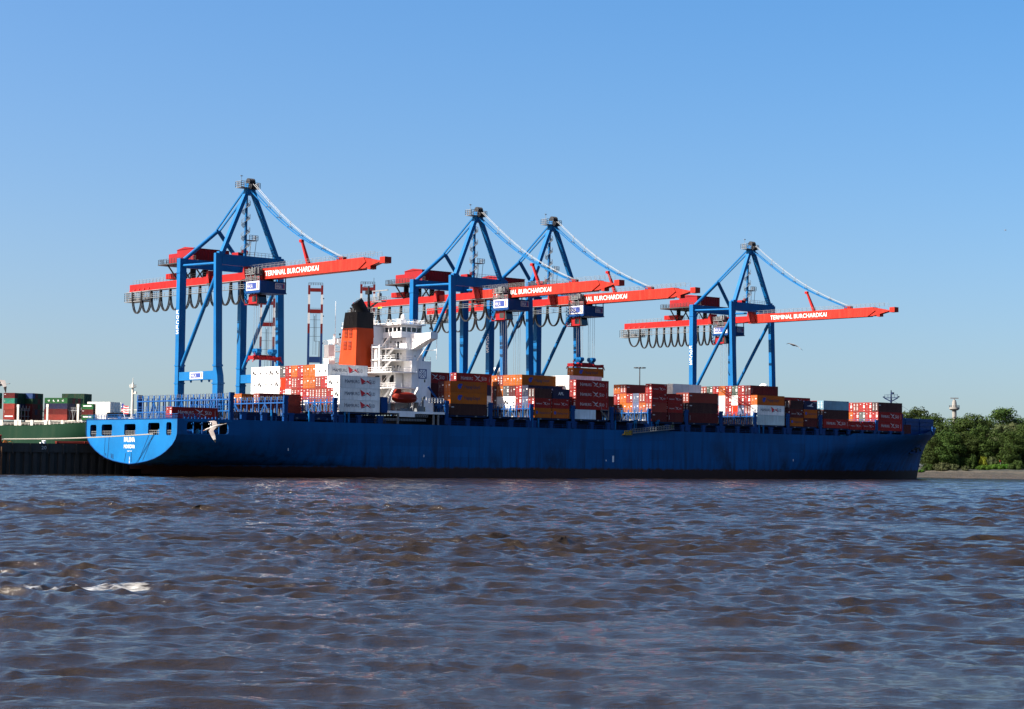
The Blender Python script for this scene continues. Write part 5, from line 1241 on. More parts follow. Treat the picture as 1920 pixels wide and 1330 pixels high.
# ------------------------------------------------------------------ quay, ground, left edge things
def quay():
    g = MB(); g.box(-700, 222, 44.2, 330, -3, 7.15); g.build('ground', 'concrete', kind='structure')
    qw, nt_, b_ = newmat('dark_quay_wall')
    M['quay'] = paint('quay_wall_concrete', (0.050, 0.048, 0.045), 0.85, 0.7, (0.02, 0.022, 0.018), scale=.5)
    w2 = MB()
    x = -700.0
    while x < 210:
        step = 12 if x < -110 or x > -40 else 1.1
        d = .0 if int(round((x + 700) / 1.1)) % 2 else .5
        if step == 12: d = 0.2
        w2.box(x, x + step - .002, 42.3 + d, 44.19, -3, 5.2); x += step
    w2.box(-700, 222, 42.1, 44.19, 5.2, 7.3); 
    for xx in (-79, -74.5, -70, -66, -62.5): w2.box(xx, xx + .35, 41.95, 42.1, 4.8, 7.25)
    wo = w2.build('quay_wall', 'quay', label='dark stained sheet piled quay wall beneath the ships', cat='quay wall')
    n = MB(); put_text(n, '20', (-71.6, 42.06, 5.9), (1, 0, 0), (0, 0, 1), .8, 1.3); n.build('number', 'mark_grey', wo)
    p = MB(); p.tube([(-82.1, 41.4, -2), (-82.1, 41.4, 3), (-82.05, 41.4, 6.4)], [.22, .22, .2], 10); po = p.build('mooring_pile', 'timber', label='brown timber pile standing in the water at the quay', cat='pile', smooth=50)
    p = MB(); p.tube([(-79.9, 41.7, -2), (-79.9, 41.7, 5.0)], [.08, .08], 6); p.build('fender_pole', 'timber', label='thin pale pole against the dark quay wall beside the brown pile', cat='pole')
    p = MB()
    for dz, dy in ((.16, 42.5), (.16, 42.95), (.46, 42.7)): p.cyl((-67.5, dy, 7.3 + dz), (-54, dy, 7.3 + dz), .15, n=8)
    for x in (-67.4, -60): p.box(x - .1, x + .1, 42.3, 43.1, 7.3, 7.9)
    p.build('pipe_barrier', 'rust_red', label='low dark red pipe barrier on the quay edge behind the stern', cat='barrier', smooth=45)
    p = MB(); p.tube([(-70.6, 42.8, 7.3), (-70.6, 42.8, 7.6), (-70.6, 42.8, 7.85), (-70.6, 42.8, 8.0)], [.45, .35, .55, .35], 12); p.box(-71.6, -70.9, 42.6, 43.0, 7.3, 7.55); p.build('bollard', 'white', label='white mooring bollard on the quay edge by the red pipe barrier', cat='bollard', smooth=45)
    p = MB(); p.tube([(-82.0, 42.9, 7.3), (-82.0, 42.9, 8.7), (-82.0, 42.9, 9.0), (-82.0, 42.9, 9.2)], [.55, .5, .62, .3], 12); p.box(-82.8, -81.3, 42.5, 43.3, 7.3, 7.6); p.build('bollard', 'rust_red', label='tall red bollard at the frame edge holding the white mooring line', cat='bollard', smooth=45)
    p = MB()
    for k in range(5): p.tube([(-80.4 + (.55 - .06 * k) * math.cos(a), 42.9 + (.5 - .05 * k) * math.sin(a), 7.37 + .11 * k) for a in [6.283 * i / 14 for i in range(15)]], .08, 6)
    p.tube([(-79.8, 42.6, 7.5), (-79.3, 42.5, 7.7), (-78.8, 42.5, 7.4)], .06, 6)
    p.build('rope_coil', 'rope_orange', label='coil of orange rope on the quay edge under the mooring line', cat='rope', smooth=50)
    p = MB(); P = [Vector((-82.0, 42.9, 8.1)).lerp(Vector((-61.2, 9.7, 9.55)), i / 14) - Vector((0, 0, .35 * math.sin(math.pi * i / 14))) for i in range(15)]
    p.tube(P, .085, 6); p.tube([v + Vector((0, .3, .12)) for v in P], .06, 5)
    p.build('mooring_line', 'hawser', label="white mooring line stretched from the red bollard to the stern opening", cat='rope', smooth=60)
quay()

# ------------------------------------------------------------------ far things on the terminal
def lamp_mast(x, y, top, label):
    o = empty('light_mast', (x, y, 7.2), label, 'light mast')
    m = MB(); m.tube([(x, y, 7.2), (x, y, 22), (x, y, top)], [.32, .25, .16], 8); m.beam((x - 1.3, y + 1.2, top - 6), (x + 1.3, y - 1.2, top - 6), .12, .12); m.build('pole', 'dark_steel', o, smooth=45)
    h = MB()
    for a in range(8): c, s = math.cos(a * .785), math.sin(a * .785); h.beam((x, y, top), (x + 1.6 * c, y + 1.6 * s, top + .2), .12, .12); h.box(x + 1.7 * c - .35, x + 1.7 * c + .35, y + 1.7 * s - .35, y + 1.7 * s + .35, top + .05, top + .4)
    h.build('lamp_head', 'dark_steel', o)
lamp_mast(206.5, 118, 38.0, 'tall slender light mast rising behind the sixth bay of containers')

def dome(x, y, top, r, label):
    o = empty('domed_silo', (x, y, 7.15), label, 'silo')
    m = MB(); P = [(x, y, 7.15), (x, y, top - r * 1.0)] + [(x, y, top - r + r * math.sin(a)) for a in (.35, .7, 1.05, 1.35, 1.55)]; m.tube(P, [r, r] + [r * math.cos(a) for a in (.35, .7, 1.05, 1.35, 1.55)], 20); m.build('shell', 'white', o, smooth=50)
    d = Vector((cam_pos.x - x, cam_pos.y - y, 0)).normalized(); s = Vector((-d.y, d.x, 0)); c = Vector((x, y, 0)) + d * (r + .1)
    h = MB()
    for i in range(5): h.beam(c + s * (-1.1 + i * .55) + Vector((0, 0, top - 3.2)), c + s * (-1.0 + i * .5) + Vector((0, 0, top - .9)), .12, .12)
    for i in range(4): h.beam(c + s * -1.1 + Vector((0, 0, top - 3.0 + i * .65)), c + s * 1.1 + Vector((0, 0, top - 3.0 + i * .65)), .1, .1)
    h.beam(c + s * 1.2 + Vector((0, 0, top - 1.2)), c + s * 2.6 + Vector((0, 0, top - 1.4)), .1, .1); h.build('lattice_door', 'dark_steel', o)
dome(128.5, 107.4, 35.1, 2.15, 'white domed silo with dark lattice behind the third bay of containers')
dome(316.2, 154.0, 37.2, 2.0, 'white domed silo top showing above the maroon container near the bow')

def raised_boom(x, y, top, label, low=30):
    """distant quay crane with its twin-girder boom folded up, seen end-on"""
    o = empty('raised_boom_crane', (x, y, 7.2), label, 'crane', 'distant cranes with raised booms')
    d = Vector((cam_pos.x - x, cam_pos.y - y, 0)).normalized(); s = Vector((-d.y, d.x, 0)); c = Vector((x, y, 0))
    def P(a, z, f=0): return c + s * a + d * f + Vector((0, 0, z))
    b = MB()
    bands = [(top - 1.4, top - .2, 1), (top - 5.0, top - 1.4, 1), (top - 10, top - 5.0, 2), (top - 14.5, top - 10, 1), (top - 20, top - 14.5, 2), (top - 25, top - 20, 1), (low - 4, top - 25, 0)]
    for sg in (-1, 1):
        for z0, z1, m in bands: b.beam(P(sg * 3.3, z0), P(sg * 3.3, z1), 1.15, 1.3, m, up=d)
    for z, m, h in ((top - 2.6, 1, 1.8), (top - 13.6, 1, 2.0), (top - 38.5, 0, 3.0)): b.beam(P(-2.7, z), P(2.7, z), 1.2, h, m)
    b.build('boom', ['far_blue', 'far_red', 'sign_white'], o)
    f = MB(); f.rail([P(-3.6, top - .2), P(3.6, top - .2)], 1.3, .08, 1.2, rows=2)
    for z in (top - 18, top - 22, top - 26.5, top - 12): f.beam(P(-3, z), P(3, z), .14, .14)
    for a in (-.9, .2, .7): f.beam(P(a, top - 36), P(a, top - 15), .1, .1)
    f.beam(P(2.2, top - 37), P(2.2, top - 29), .3, .3); f.beam(P(-.3, top - 29), P(2.2, top - 29), .14, .14); f.beam(P(-.3, top - 29), P(-.3, top - 16), .2, .2)
    for z in (top - 7, top - 16, top - 30): f.box(*(lambda q: (q.x - .3, q.x + .3, q.y - .3, q.y + .3, q.z - .3, q.z + .3))(P(4.0, z)))
    f.build('walkway', 'dark_steel', o)
    q = MB(); q.beam(P(-3.2, top - 41), P(-6.6, top - 56), .8, .9, 0); q.beam(P(3.2, top - 41), P(5.6, top - 56), .6, .7, 1); q.beam(P(-3.0, top - 49), P(2.8, top - 41.5), .35, .4, 1)
    for sg in (-1, 1): q.beam(P(sg * 3.3, 7.3), P(sg * 3.3, low - 3), 1.2, 1.3, 1)
    q.rail([P(-3.4, top - 42), P(-6.4, top - 44)], 1.2, .08, 1.0); q.rail([P(-4, top - 49), P(-6.4, top - 50)], 1.2, .08, 1.0)
    q.build('pylon', ['far_red', 'far_blue'], o)
raised_boom(295.5, 437.8, 93.2, 'far blue crane with raised red and white striped boom, beside the orange funnel')
raised_boom(277.4, 454.5, 86.2, 'far blue crane with raised striped boom, seen between the legs of the stern quay crane')
raised_boom(315.5, 420.0, 94.0, 'far crane with raised red boom end, mostly behind the radar mast and funnel')

# ------------------------------------------------------------------ the green ship
def green_ship():
    h2 = R(-59); O = Vector((155.08, 470.96, 0))
    mat = Matrix.Translation(O) @ Matrix.Rotation(h2, 4, 'Z')
    def Wp(s, p, z): return mat @ Vector((s, p, z))
    root = empty('container_ship', tuple(O), 'green container ship lying behind the quay at the left edge, grey deck frames', 'ship', rotz=h2)
    root['label'] = 'green container ship lying beyond the dark quay wall, with white deck posts and foremast'
    def bld(mb, name, mats, smooth=None):
        o = bpy.data.objects.new(name, mb.mesh(name, mats if isinstance(mats, list) else [mats], smooth)); COL.objects.link(o); o.parent = root; return o
    hb = MB(); xs = [-220, -60, -20, 0, 10, 20, 30, 38, 45, 52, 58, 62]; zs = [-1, 3, 7, 11, 15, 1]
    def dz(s): return interp(s, [(-30, 18.1), (0, 18.35), (28, 19.8), (62, 22.3)])
    def hf(s, f):
        st = interp(f, [(0, 2), (.5, 12), (1, 30)]); en = interp(f, [(0, 50), (.5, 54), (1, 63)])
        if s <= st: return 20.0
        u = min(1, (s - st) / (en - st)); return 20 * (1 - u ** 2.0)
    for side in (-1, 1):
        base = len(hb.v); n = 7
        for s in xs:
            for k in range(n): f = k / (n - 1); hb.v.append((s, 20 + side * hf(s, f), -1 + (dz(s) + 1) * f))
        for i in range(len(xs) - 1):
            for k in range(n - 1): a = base + i * n + k; q = (a, a + n, a + n + 1, a + 1); hb.face(q if side < 0 else q[::-1])
    bld(hb, 'hull', 'green_hull', 40)
    d = MB()
    for a, b in zip(xs[:-1], xs[1:]): d.poly([(a, 20 - hf(a, 1), dz(a) - .1), (b, 20 - hf(b, 1), dz(b) - .1), (b, 20 + hf(b, 1), dz(b) - .1), (a, 20 + hf(a, 1), dz(a) - .1)])
    d.box(-120, 24, 2.5, 37, 17, 20.3); bld(d, 'deck', 'dark_steel')
    for s, wd in ((-17.5, 1.8), (-9.5, 1.8), (-7.4, 1.4), (-1, 1.4), (6.5, 1.5), (8.6, .9), (15.5, 1.3), (-26, 1.8)):
        p = MB(); p.box(s - wd / 2, s + wd / 2, .3, 1.0, dz(s), 20.9); bld(p, 'coaming_post', 'cream')
    l = MB(); l.box(-4.5, 9, .6, 1.4, 20.1, 20.7); l.box(9.2, 22, .6, 1.4, 20.4, 20.9); l.rail([(-20, .4, 18.4), (9, .4, 18.6), (26, .4, 19.7)], 1.1, .06, 2); bld(l, 'side_ledge', 'cream')
    for s, top in ((-8.6, 28.2), (7.3, 28.4), (23.6, 28.5)):
        p = MB(); p.box(s - .5, s + .5, .4, 1.3, 20.3, top); p.box(s - .62, s + .62, .35, 1.35, top - 1.4, top + .1); bp_ = bld(p, 'lashing_post', 'cream')
        fr = MB()
        for y in range(3, 30, 3): fr.box(s + .2, s + .55, y - .2, y + .2, 20.3, top - 1.5); fr.box(s + .2, s + .5, y + 1.2, y + 1.5, top - 2.5, top - .3)
        for z in (22.6, 25.4): fr.box(s - .5, s + .6, 1.4, 29, z, z + .35)
        bld(fr, 'lashing_frame', 'galv')
    f = MB()
    for k in range(7): s = 8.8 + k * 1.9; f.box(s - .12, s + .12, 1.6, 1.9, 20.4, 26.0); f.beam((s, 1.7, 20.6), (s + 1.4, 1.7, 25.4), .16, .16)
    f.box(8, 22.5, 1.5, 2.0, 25.3, 25.7); f.rail([(8, 1.6, 25.7), (22.5, 1.6, 25.7)], 1.3, .07, .9, rows=2); bld(f, 'cell_guide', 'galv')
    m = MB(); m.tube([(47.2, 10, 21), (47.2, 10, 30), (47.2, 10, 39)], [.75, .65, .45], 10); m.box(46.2, 48.2, 8.6, 11.4, 36.8, 37.1); m.rail([(46.2, 8.6, 37.1), (48.2, 8.6, 37.1), (48.2, 11.4, 37.1)], 1.0, .07, .8); m.cyl((47.2, 10, 39), (47.2, 10, 41.3), .12); m.beam((47.2, 10, 34.0), (49.5, 9.0, 34.0), .3, .3); m.box(48.8, 49.8, 8.4, 9.4, 33.8, 34.8); m.beam((44.8, 10, 26.2), (49.8, 10, 26.2), .3, .3); m.box(46, 48.4, 8.8, 11.2, 20.5, 22.5)
    bld(m, 'foremast', 'cream', 45)
    b = MB(); b.hexa([(36, 4, 20.5), (38, 3, 20.6), (38, 30, 20.6), (36, 30, 20.5), (37, 4, 24.8), (38, 3, 24.6), (38, 30, 24.6), (37, 30, 24.8)]); b.hexa([(30, 12, 20.5), (44, 12, 21), (44, 26, 21), (30, 26, 20.5), (30, 12, 26.0), (38, 12, 24.4), (38, 26, 24.4), (30, 26, 26.0)]); bld(b, 'breakwater', 'dark_steel')
    e = MB(); 
    for s, p_, c in ((28, 2.0, 0), (31, 2.2, 0), (43, 3.5, 1), (36, 2, 0)): e.box(s, s + 1.6, p_, p_ + 1.0, dz(s), dz(s) + 1.9, c)
    e.rail([(24, .6, 19.8), (40, 3.2, 20.9), (50, 8, 21.8)], 1.1, .06, 1.5, rows=3); bld(e, 'deck_gear', ['white', 'bridge_blue'])
    GG = 'containers stacked on the green ship'
    def put(s, row, z, L, hgt, code, liv, lab): container(s, .4 + 1.22 + 2.48 * row, z, L, hgt, code, liv, lab, GG, h2, mat)
    for t, (c, l) in enumerate((('P', 'bar'), ('P', 'code'), ('P', 'none'), ('t', 'code'), ('r', 'tag'))):
        nm = ['rust red container with white bar, bottom', 'rust red container with upright code, second', 'streaked rust red container, third', 'teal container, fourth', 'maroon container, top'][t]
        put(-16.6, 0, 21.1 + 2.56 * t, 6.06, 2.56, c, l, f'short {nm} tier, at the green ship\'s white posts')
    for row in range(1, 4):
        for t, c in enumerate('rdNdd'): put(-16.6, row, 21.1 + 2.56 * t, 6.06, 2.56, c, 'none', f'short {CNAME[c]} container, {tiertxt(t, 5)}, {ORD[row]} row, by the white posts, green ship')
    for row, cs in ((4, 'rrrdu'), (5, 'rNrdr'), (6, 'rrdrd'), (7, 'rdrdd')):
        for t, c in enumerate(cs): put(-19, row, 21.1 + 2.6 * t, 12.19, 2.6, c, 'none', f'{CNAME[c]} container, {tiertxt(t, 5)}, {ORD[row]} row, tall stack on the green ship')
    for t, c in enumerate('rNgrt'):
        if t > 1: put(-31.0, 0, 21.1 + 2.56 * t, 12.19, 2.56, c, 'none', f'{CNAME[c]} container at the frame edge, {tiertxt(t, 5)}, on the green ship')
    for row, cs in ((0, 'PrNg'), (1, 'rrNd'), (2, 'rrNr'), (3, 'rNdd'), (4, 'rrdr'), (5, 'rrdd')):  # lowest reds of the first row are darkened in place of shadow
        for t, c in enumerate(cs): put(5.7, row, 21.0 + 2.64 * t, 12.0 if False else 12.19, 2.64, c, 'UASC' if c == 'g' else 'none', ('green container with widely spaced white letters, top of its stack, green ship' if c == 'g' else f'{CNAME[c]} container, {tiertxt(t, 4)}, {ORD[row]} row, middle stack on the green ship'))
    for row in (9, 10, 11): put(2, row, 31.7, 12.19, 2.6, 'd', 'none', f'dark green container on top, {ORD[row]} row, middle stack on the green ship')
    for row in (9, 10, 11):
        for t in range(4): put(2, row, 21.1 + 2.65 * t, 12.19, 2.65, 'd', 'none', f'dark green container, {tiertxt(t, 5)}, {ORD[row]} row, middle stack on the green ship')
    for t, (c, l) in enumerate((('g', 'bar'), ('r', 'tag'), ('g', 'bar'))): put(25.6, 0, 21.0 + 2.56 * t, 6.06, 2.56, c, l, f'short {("green container with a white bar, bottom", "maroon container, middle", "green container with a white bar, top")[t]} of three, near the green bow')
    for row in range(4, 8):
        for t in range(3): put(23.0, row, 21.2 + 2.93 * t, 12.19, 2.93, 'w', 'SC' if (row == 4 and t) else 'none', f'off-white container, {tiertxt(t, 3)}, {ORD[row - 4]} row of the white stack on the green ship')
green_ship()

# ------------------------------------------------------------------ river bank, trees, bushes, tower
P1, P2 = Vector((283.63, 52.81, 0)), Vector((290.19, 13.28, 0))
ba = (P2 - P1).normalized(); bi = Vector((-ba.y, ba.x, 0))
if bi.dot(fw) < 0: bi = -bi
def bank(t, i): return P1 + ba * t + bi * i
def bank_h(t, i):
    z = interp(i, [(-40, -3), (-4, -.4), (0, .02), (3, .5), (6, .95), (9, 1.7), (13, 2.3), (20, 2.9), (60, 3.6), (900, 6)])
    n = math.sin(t * .37) * .12 + math.sin(t * .9 + i * .7) * .10 + math.sin(t * 2.3 - i * 1.3) * .05
    return z + n * min(1, max(0, (i + 2) / 6))
def riverbank():
    ts = np.concatenate([np.arange(-160, -20, 6), np.arange(-20, 70, .8), np.arange(70, 400, 10)]); is_ = np.concatenate([[-40, -10, -4, -2], np.arange(-1, 22, .7), [25, 30, 40, 60, 100, 200, 500, 900]])
    mb = MB()
    for t in ts:
        for i in is_:
            p = bank(t + math.sin(i * .5 + t * .21) * .4, i + (math.sin(t * .17) * 1.2 + math.sin(t * .61) * .5 if i < 60 else 0)); mb.v.append((p.x, p.y, bank_h(t, i)))
    n = len(is_)
    for a in range(len(ts) - 1):
        for b in range(n - 1): q = a * n + b; mb.face((q, q + n, q + n + 1, q + 1))
    m, nt, b = newmat('riverbank_soil'); N, L = nt.nodes, nt.links
    ge = N.new('ShaderNodeNewGeometry'); sp = N.new('ShaderNodeSeparateXYZ'); L.new(ge.outputs['Position'], sp.inputs[0])
    n1 = N.new('ShaderNodeTexNoise'); n1.inputs['Scale'].default_value = .9; n1.inputs['Detail'].default_value = 9; n1.inputs['Roughness'].default_value = .75; L.new(ge.outputs['Position'], n1.inputs['Vector'])
    n2 = N.new('ShaderNodeTexNoise'); n2.inputs['Scale'].default_value = .16; n2.inputs['Detail'].default_value = 4; L.new(ge.outputs['Position'], n2.inputs['Vector'])
    ad = N.new('ShaderNodeMath'); ad.operation = 'MULTIPLY_ADD'; L.new(n2.outputs['Fac'], ad.inputs[0]); ad.inputs[1].default_value = 1.6; L.new(sp.outputs[2], ad.inputs[2])
    cr = N.new('ShaderNodeValToRGB'); e = cr.color_ramp; e.elements[0].position = 0.15; e.elements[0].color = (.014, .011, .009, 1); e.elements[1].position = .80; e.elements[1].color = (.020, .027, .010, 1)
    for p, c in ((.22, (.060, .044, .030, 1)), (.34, (.026, .022, .013, 1)), (.46, (.050, .037, .024, 1)), (.58, (.024, .024, .011, 1)), (.66, (.115, .088, .06, 1))): x = e.elements.new(p); x.color = c
    dv = N.new('ShaderNodeMath'); dv.operation = 'MULTIPLY'; dv.inputs[1].default_value = .22; L.new(ad.outputs[0], dv.inputs[0]); L.new(dv.outputs[0], cr.inputs[0])
    mr = N.new('ShaderNodeMapRange'); mr.inputs['From Min'].default_value = .3; mr.inputs['From Max'].default_value = .7; mr.inputs['To Min'].default_value = .08; mr.inputs['To Max'].default_value = .6; L.new(n1.outputs['Fac'], mr.inputs['Value'])
    mx = N.new('ShaderNodeMix'); mx.data_type = 'RGBA'; mx.blend_type = 'MULTIPLY'; mx.inputs['Factor'].default_value = 1; L.new(cr.outputs[0], mx.inputs['A']); L.new(mr.outputs[0], mx.inputs['B']); L.new(mx.outputs['Result'], b.inputs['Base Color'])
    b.inputs['Roughness'].default_value = .9
    bp = N.new('ShaderNodeBump'); bp.inputs['Strength'].default_value = .8; bp.inputs['Distance'].default_value = .5; L.new(n1.outputs['Fac'], bp.inputs['Height']); L.new(bp.outputs[0], b.inputs['Normal'])
    M['bank'] = m
    mb.build('riverbank', 'bank', kind='structure', smooth=60)
    st = MB(); rs = random.Random(11)      # loose stones along the waterline
    for k in range(900):
        t = rs.uniform(-25, 60); i = rs.uniform(-.5, 5.5) if rs.random() < .75 else rs.uniform(5, 10); p = bank(t, i + math.sin(t * .17) * 1.2 + math.sin(t * .61) * .5); z = bank_h(t, i); r = rs.uniform(.12, .42)
        q = [Vector((p.x, p.y, z)) + Vector((rs.uniform(.6, 1) * r * math.cos(a), rs.uniform(.6, 1) * r * math.sin(a), 0)) for a in (0, 1.3, 2.5, 3.8, 5.0)]; top = Vector((p.x, p.y, z + r * rs.uniform(.4, .8)))
        for a in range(5): st.poly([q[a] - Vector((0, 0, .2)), q[(a + 1) % 5] - Vector((0, 0, .2)), top])
    M['stone'] = paint('shore_stone', (.085, .068, .054), .9, .5, (.04, .035, .03), scale=2, streak=False)
    st.build('shore_stones', 'stone', kind='stuff', label='loose stones scattered along the waterline of the river bank', cat='stones')
riverbank()

def crown_mesh(name, seed, w, h, z0, nclump, nleaf, mat, ls=(.42, .85), shape=1.0):
    rs = random.Random(seed); mb = MB()
    clumps = []
    for k in range(nclump):
        u = rs.uniform(-1, 1); a = rs.uniform(0, 6.283); zz = z0 + h * (.5 + .5 * u); rad = w * math.sqrt(max(0.05, 1 - (abs(u) ** 1.7))) * rs.uniform(.25, .95)
        if u < -.5: rad *= 1.1
        r = rs.uniform(.24, .42) * w * (1 - .25 * max(0, u))
        clumps.append((Vector((rad * math.cos(a), rad * math.sin(a), min(zz, z0 + h - r * .7))), r))
    clumps.append((Vector((rs.uniform(-.15, .15) * w, rs.uniform(-.15, .15) * w, z0 + h - .3 * w)), .32 * w)); clumps.append((Vector((0, 0, z0 + h * .52)), .46 * w)); clumps.append((Vector((0, 0, z0 + h * .27)), .46 * w))
    for c, r in clumps:
        m = int(nleaf * (r / (.35 * w)) ** 2)
        for i in range(m):
            v = Vector((rs.gauss(0, 1), rs.gauss(0, 1), rs.gauss(0, 1) * .85 + .3)).normalized()
            bmp = 1 + .22 * math.sin(v.x * 5 + c.x) * math.sin(v.y * 5 + c.y) + .14 * math.sin(v.z * 8 + c.z)
            p = c + v * r * bmp * rs.uniform(.84, 1.03) * Vector((1, 1, .82)).length / 1.63
            nrm = (v + Vector((rs.gauss(0, .3), rs.gauss(0, .3), rs.gauss(0, .3) + .12))).normalized()
            t = nrm.orthogonal().normalized(); t = (Matrix.Rotation(rs.uniform(0, 6.28), 3, nrm) @ t); b2 = nrm.cross(t); s = rs.uniform(*ls)
            mb.poly([p - t * s * .5, p - b2 * s * .33, p + t * s * .5, p + b2 * s * .33])
    return mb.mesh(name, [mat])
def trunk_mesh(seed, h, r):
    rs = random.Random(seed); mb = MB(); P = [Vector((0, 0, -.5))]
    for k in range(1, 6): P.append(Vector((rs.uniform(-.25, .25), rs.uniform(-.25, .25), h * .8 * k / 5)))
    mb.tube(P, [r * (1 - .15 * k) for k in range(6)], 8)
    for k in range(7):
        b = P[2 + k % 3]; a = rs.uniform(0, 6.28); e = b + Vector((math.cos(a) * h * .25, math.sin(a) * h * .25, h * rs.uniform(.15, .35))); mb.tube([b, b.lerp(e, .5) + Vector((0, 0, .3)), e], [r * .42, r * .3, r * .12], 6)
    return mb.mesh('trunk', ['bark'], 60)
CROWNS = [crown_mesh('crown', 20 + i, 6.9 + .5 * (i % 3), 16.8 + (i % 2) * 1.2, 2.0, 34, 400, 'leaf', (.36, .74)) for i in range(5)]
TRUNKS = [trunk_mesh(40 + i, 17, .42) for i in range(3)]
GREYC = crown_mesh('crown', 77, 6.0, 16, 2.0, 30, 380, 'leaf_grey', (.36, .74))
def at_px(px, depth):
    """point on the bank at a bearing (measured on the picture) and distance"""
    d = fw + cr * ((px - 960) / 3645.96) + cu_ * (-(880 - 665) / 3645.96); q = cam_pos + d * depth; return Vector((q.x, q.y, 0))
def tree(px, depth, sc, v, label, grey=False, sz=1.0):
    p = at_px(px, depth); t = (p - P1).dot(ba); i = (p - P1).dot(bi); z = bank_h(t, i) - .1
    o = empty('broadleaf_tree', (p.x, p.y, z), label, 'tree', 'trees on the river bank', rotz=random.uniform(0, 6.28)); o.scale = (sc, sc, sc * sz)
    for nm, me in (('trunk', TRUNKS[v % 3]), ('crown', GREYC if grey else CROWNS[v % 5])): c = bpy.data.objects.new(nm, me); COL.objects.link(c); c.parent = o
    return o
TREES = [  # bearing, distance, size, variety, label, grey leaves, extra height
    (1700, 790, 1.20, 0, 'dark green tree showing above the bow, behind the foremost containers', 0, 1.0), (1722, 775, 1.18, 1, 'dark tree rising directly behind the breakwater on the bow', 0, 1.02), (1745, 770, 1.10, 2, 'tree sloping down toward the gap in front of the round tower, behind the bow tip', 0, .98), (1758, 745, .86, 3, 'smaller dark tree close behind the bow tip', 0, 1.0),
    (1768, 728, .62, 4, 'low tree in the gap at the foot of the round tower', 0, 1.0), (1748, 722, .60, 0, 'low tree at the water edge beside the anchor', 0, 1.1), (1778, 722, .78, 1, 'mid green tree behind the large grey bush', 0, .95), (1796, 756, 1.02, 2, 'tree immediately beside the round tower, covering its foot', 0, 1.02),
    (1822, 752, 1.06, 3, 'broad tree with a rounded top between the tower and the tallest tree', 0, 1.0), (1808, 728, .80, 4, 'tree standing forward behind the small round bush', 0, .95), (1846, 758, 1.03, 0, 'tree next to the tallest one, slightly lower', 0, 1.0), (1842, 730, .82, 1, 'front tree behind the yellow shrub', 0, 1.0),
    (1878, 762, 1.20, 2, 'tallest tree of the wood, its top highest on the sky', 0, 1.04), (1872, 735, .95, 3, 'pale grey green tree in front of the tallest tree', 1, 1.0), (1900, 748, .98, 4, 'pale tree beside the tallest one toward the frame edge', 1, 1.0), (1916, 765, 1.08, 0, 'tree at the edge of the frame, behind the pale tree', 0, 1.0), (1895, 722, .74, 1, 'dark front tree near the red spot among bushes', 0, 1.0), (1925, 730, .9, 2, 'dark tree cut by the frame edge near the water', 0, 1.0)]
for px, dp, sc, v, lab, gy, sz in TREES: tree(px, dp, sc * .98, v, lab, bool(gy), sz)
BM = [crown_mesh('foliage', 60 + i, 3.0, 2.6, .1, 14, 210, m, (.22, .5)) for i, m in enumerate(('leaf_grey', 'leaf_bright', 'leaf_yellow', 'leaf'))]
STEM_M = trunk_mesh(90, 2.2, .10)
def bush(px, depth, kx, kz, v, label):
    p = at_px(px, depth); t = (p - P1).dot(ba); i = (p - P1).dot(bi)
    o = empty('shrub', (p.x, p.y, bank_h(t, i) - .15), label, 'shrub', 'shrubs on the river bank', rotz=math.atan2(ba.y, ba.x)); o.scale = (kx, (kx + 1) / 2, kz)
    for nm, me in (('foliage', BM[v]), ('stem', STEM_M)): c = bpy.data.objects.new(nm, me); COL.objects.link(c); c.parent = o
for a in ((1767, 712, 1.15, 1.05, 0, 'large rounded grey green bush on the sandy bank ahead of the bow'), (1787, 712, .95, .80, 0, 'lower grey green bush joined to the large rounded one'), (1811, 709, .55, .62, 0, 'small round bush between the grey and the bright green shrubs'), (1846, 713, .95, .72, 1, 'bright green spreading shrub on the bank'), (1868, 712, 1.1, .78, 1, 'bright green shrub under the dark front tree'), (1884, 713, .8, .7, 1, 'bright green shrub under the dark thicket at the frame edge'),
          (1843, 722, .85, 1.6, 2, 'yellow green shrub standing above the bright green one'), (1860, 722, .8, 1.7, 0, 'pale shrub behind the bright green ones'), (1824, 720, .7, 1.9, 3, 'thin upright dark shrub behind the small round bush'), (1788, 722, .9, 2.2, 0, 'tall pale bush rising behind the large grey bush'), (1907, 712, 1.2, 1.2, 3, 'dark shrub near the water at the frame edge'), (1742, 716, .9, .8, 3, 'low dark shrub at the foot of the bow'), (1727, 712, .45, .4, 1, 'tiny green tuft on the sand beside the bow'), (1768, 722, 1.1, 1.6, 3, 'dark thicket behind the large grey bush'), (1805, 724, 1.2, 1.6, 3, 'dark thicket in the middle of the bank'), (1880, 724, 1.3, 1.6, 3, 'dark thicket behind the bright green shrubs'), (1900, 722, 1.2, 1.6, 3, 'dark thicket near the frame edge'), (1850, 726, 1.2, 1.6, 3, 'dark thicket behind the yellow shrub')): bush(*a)

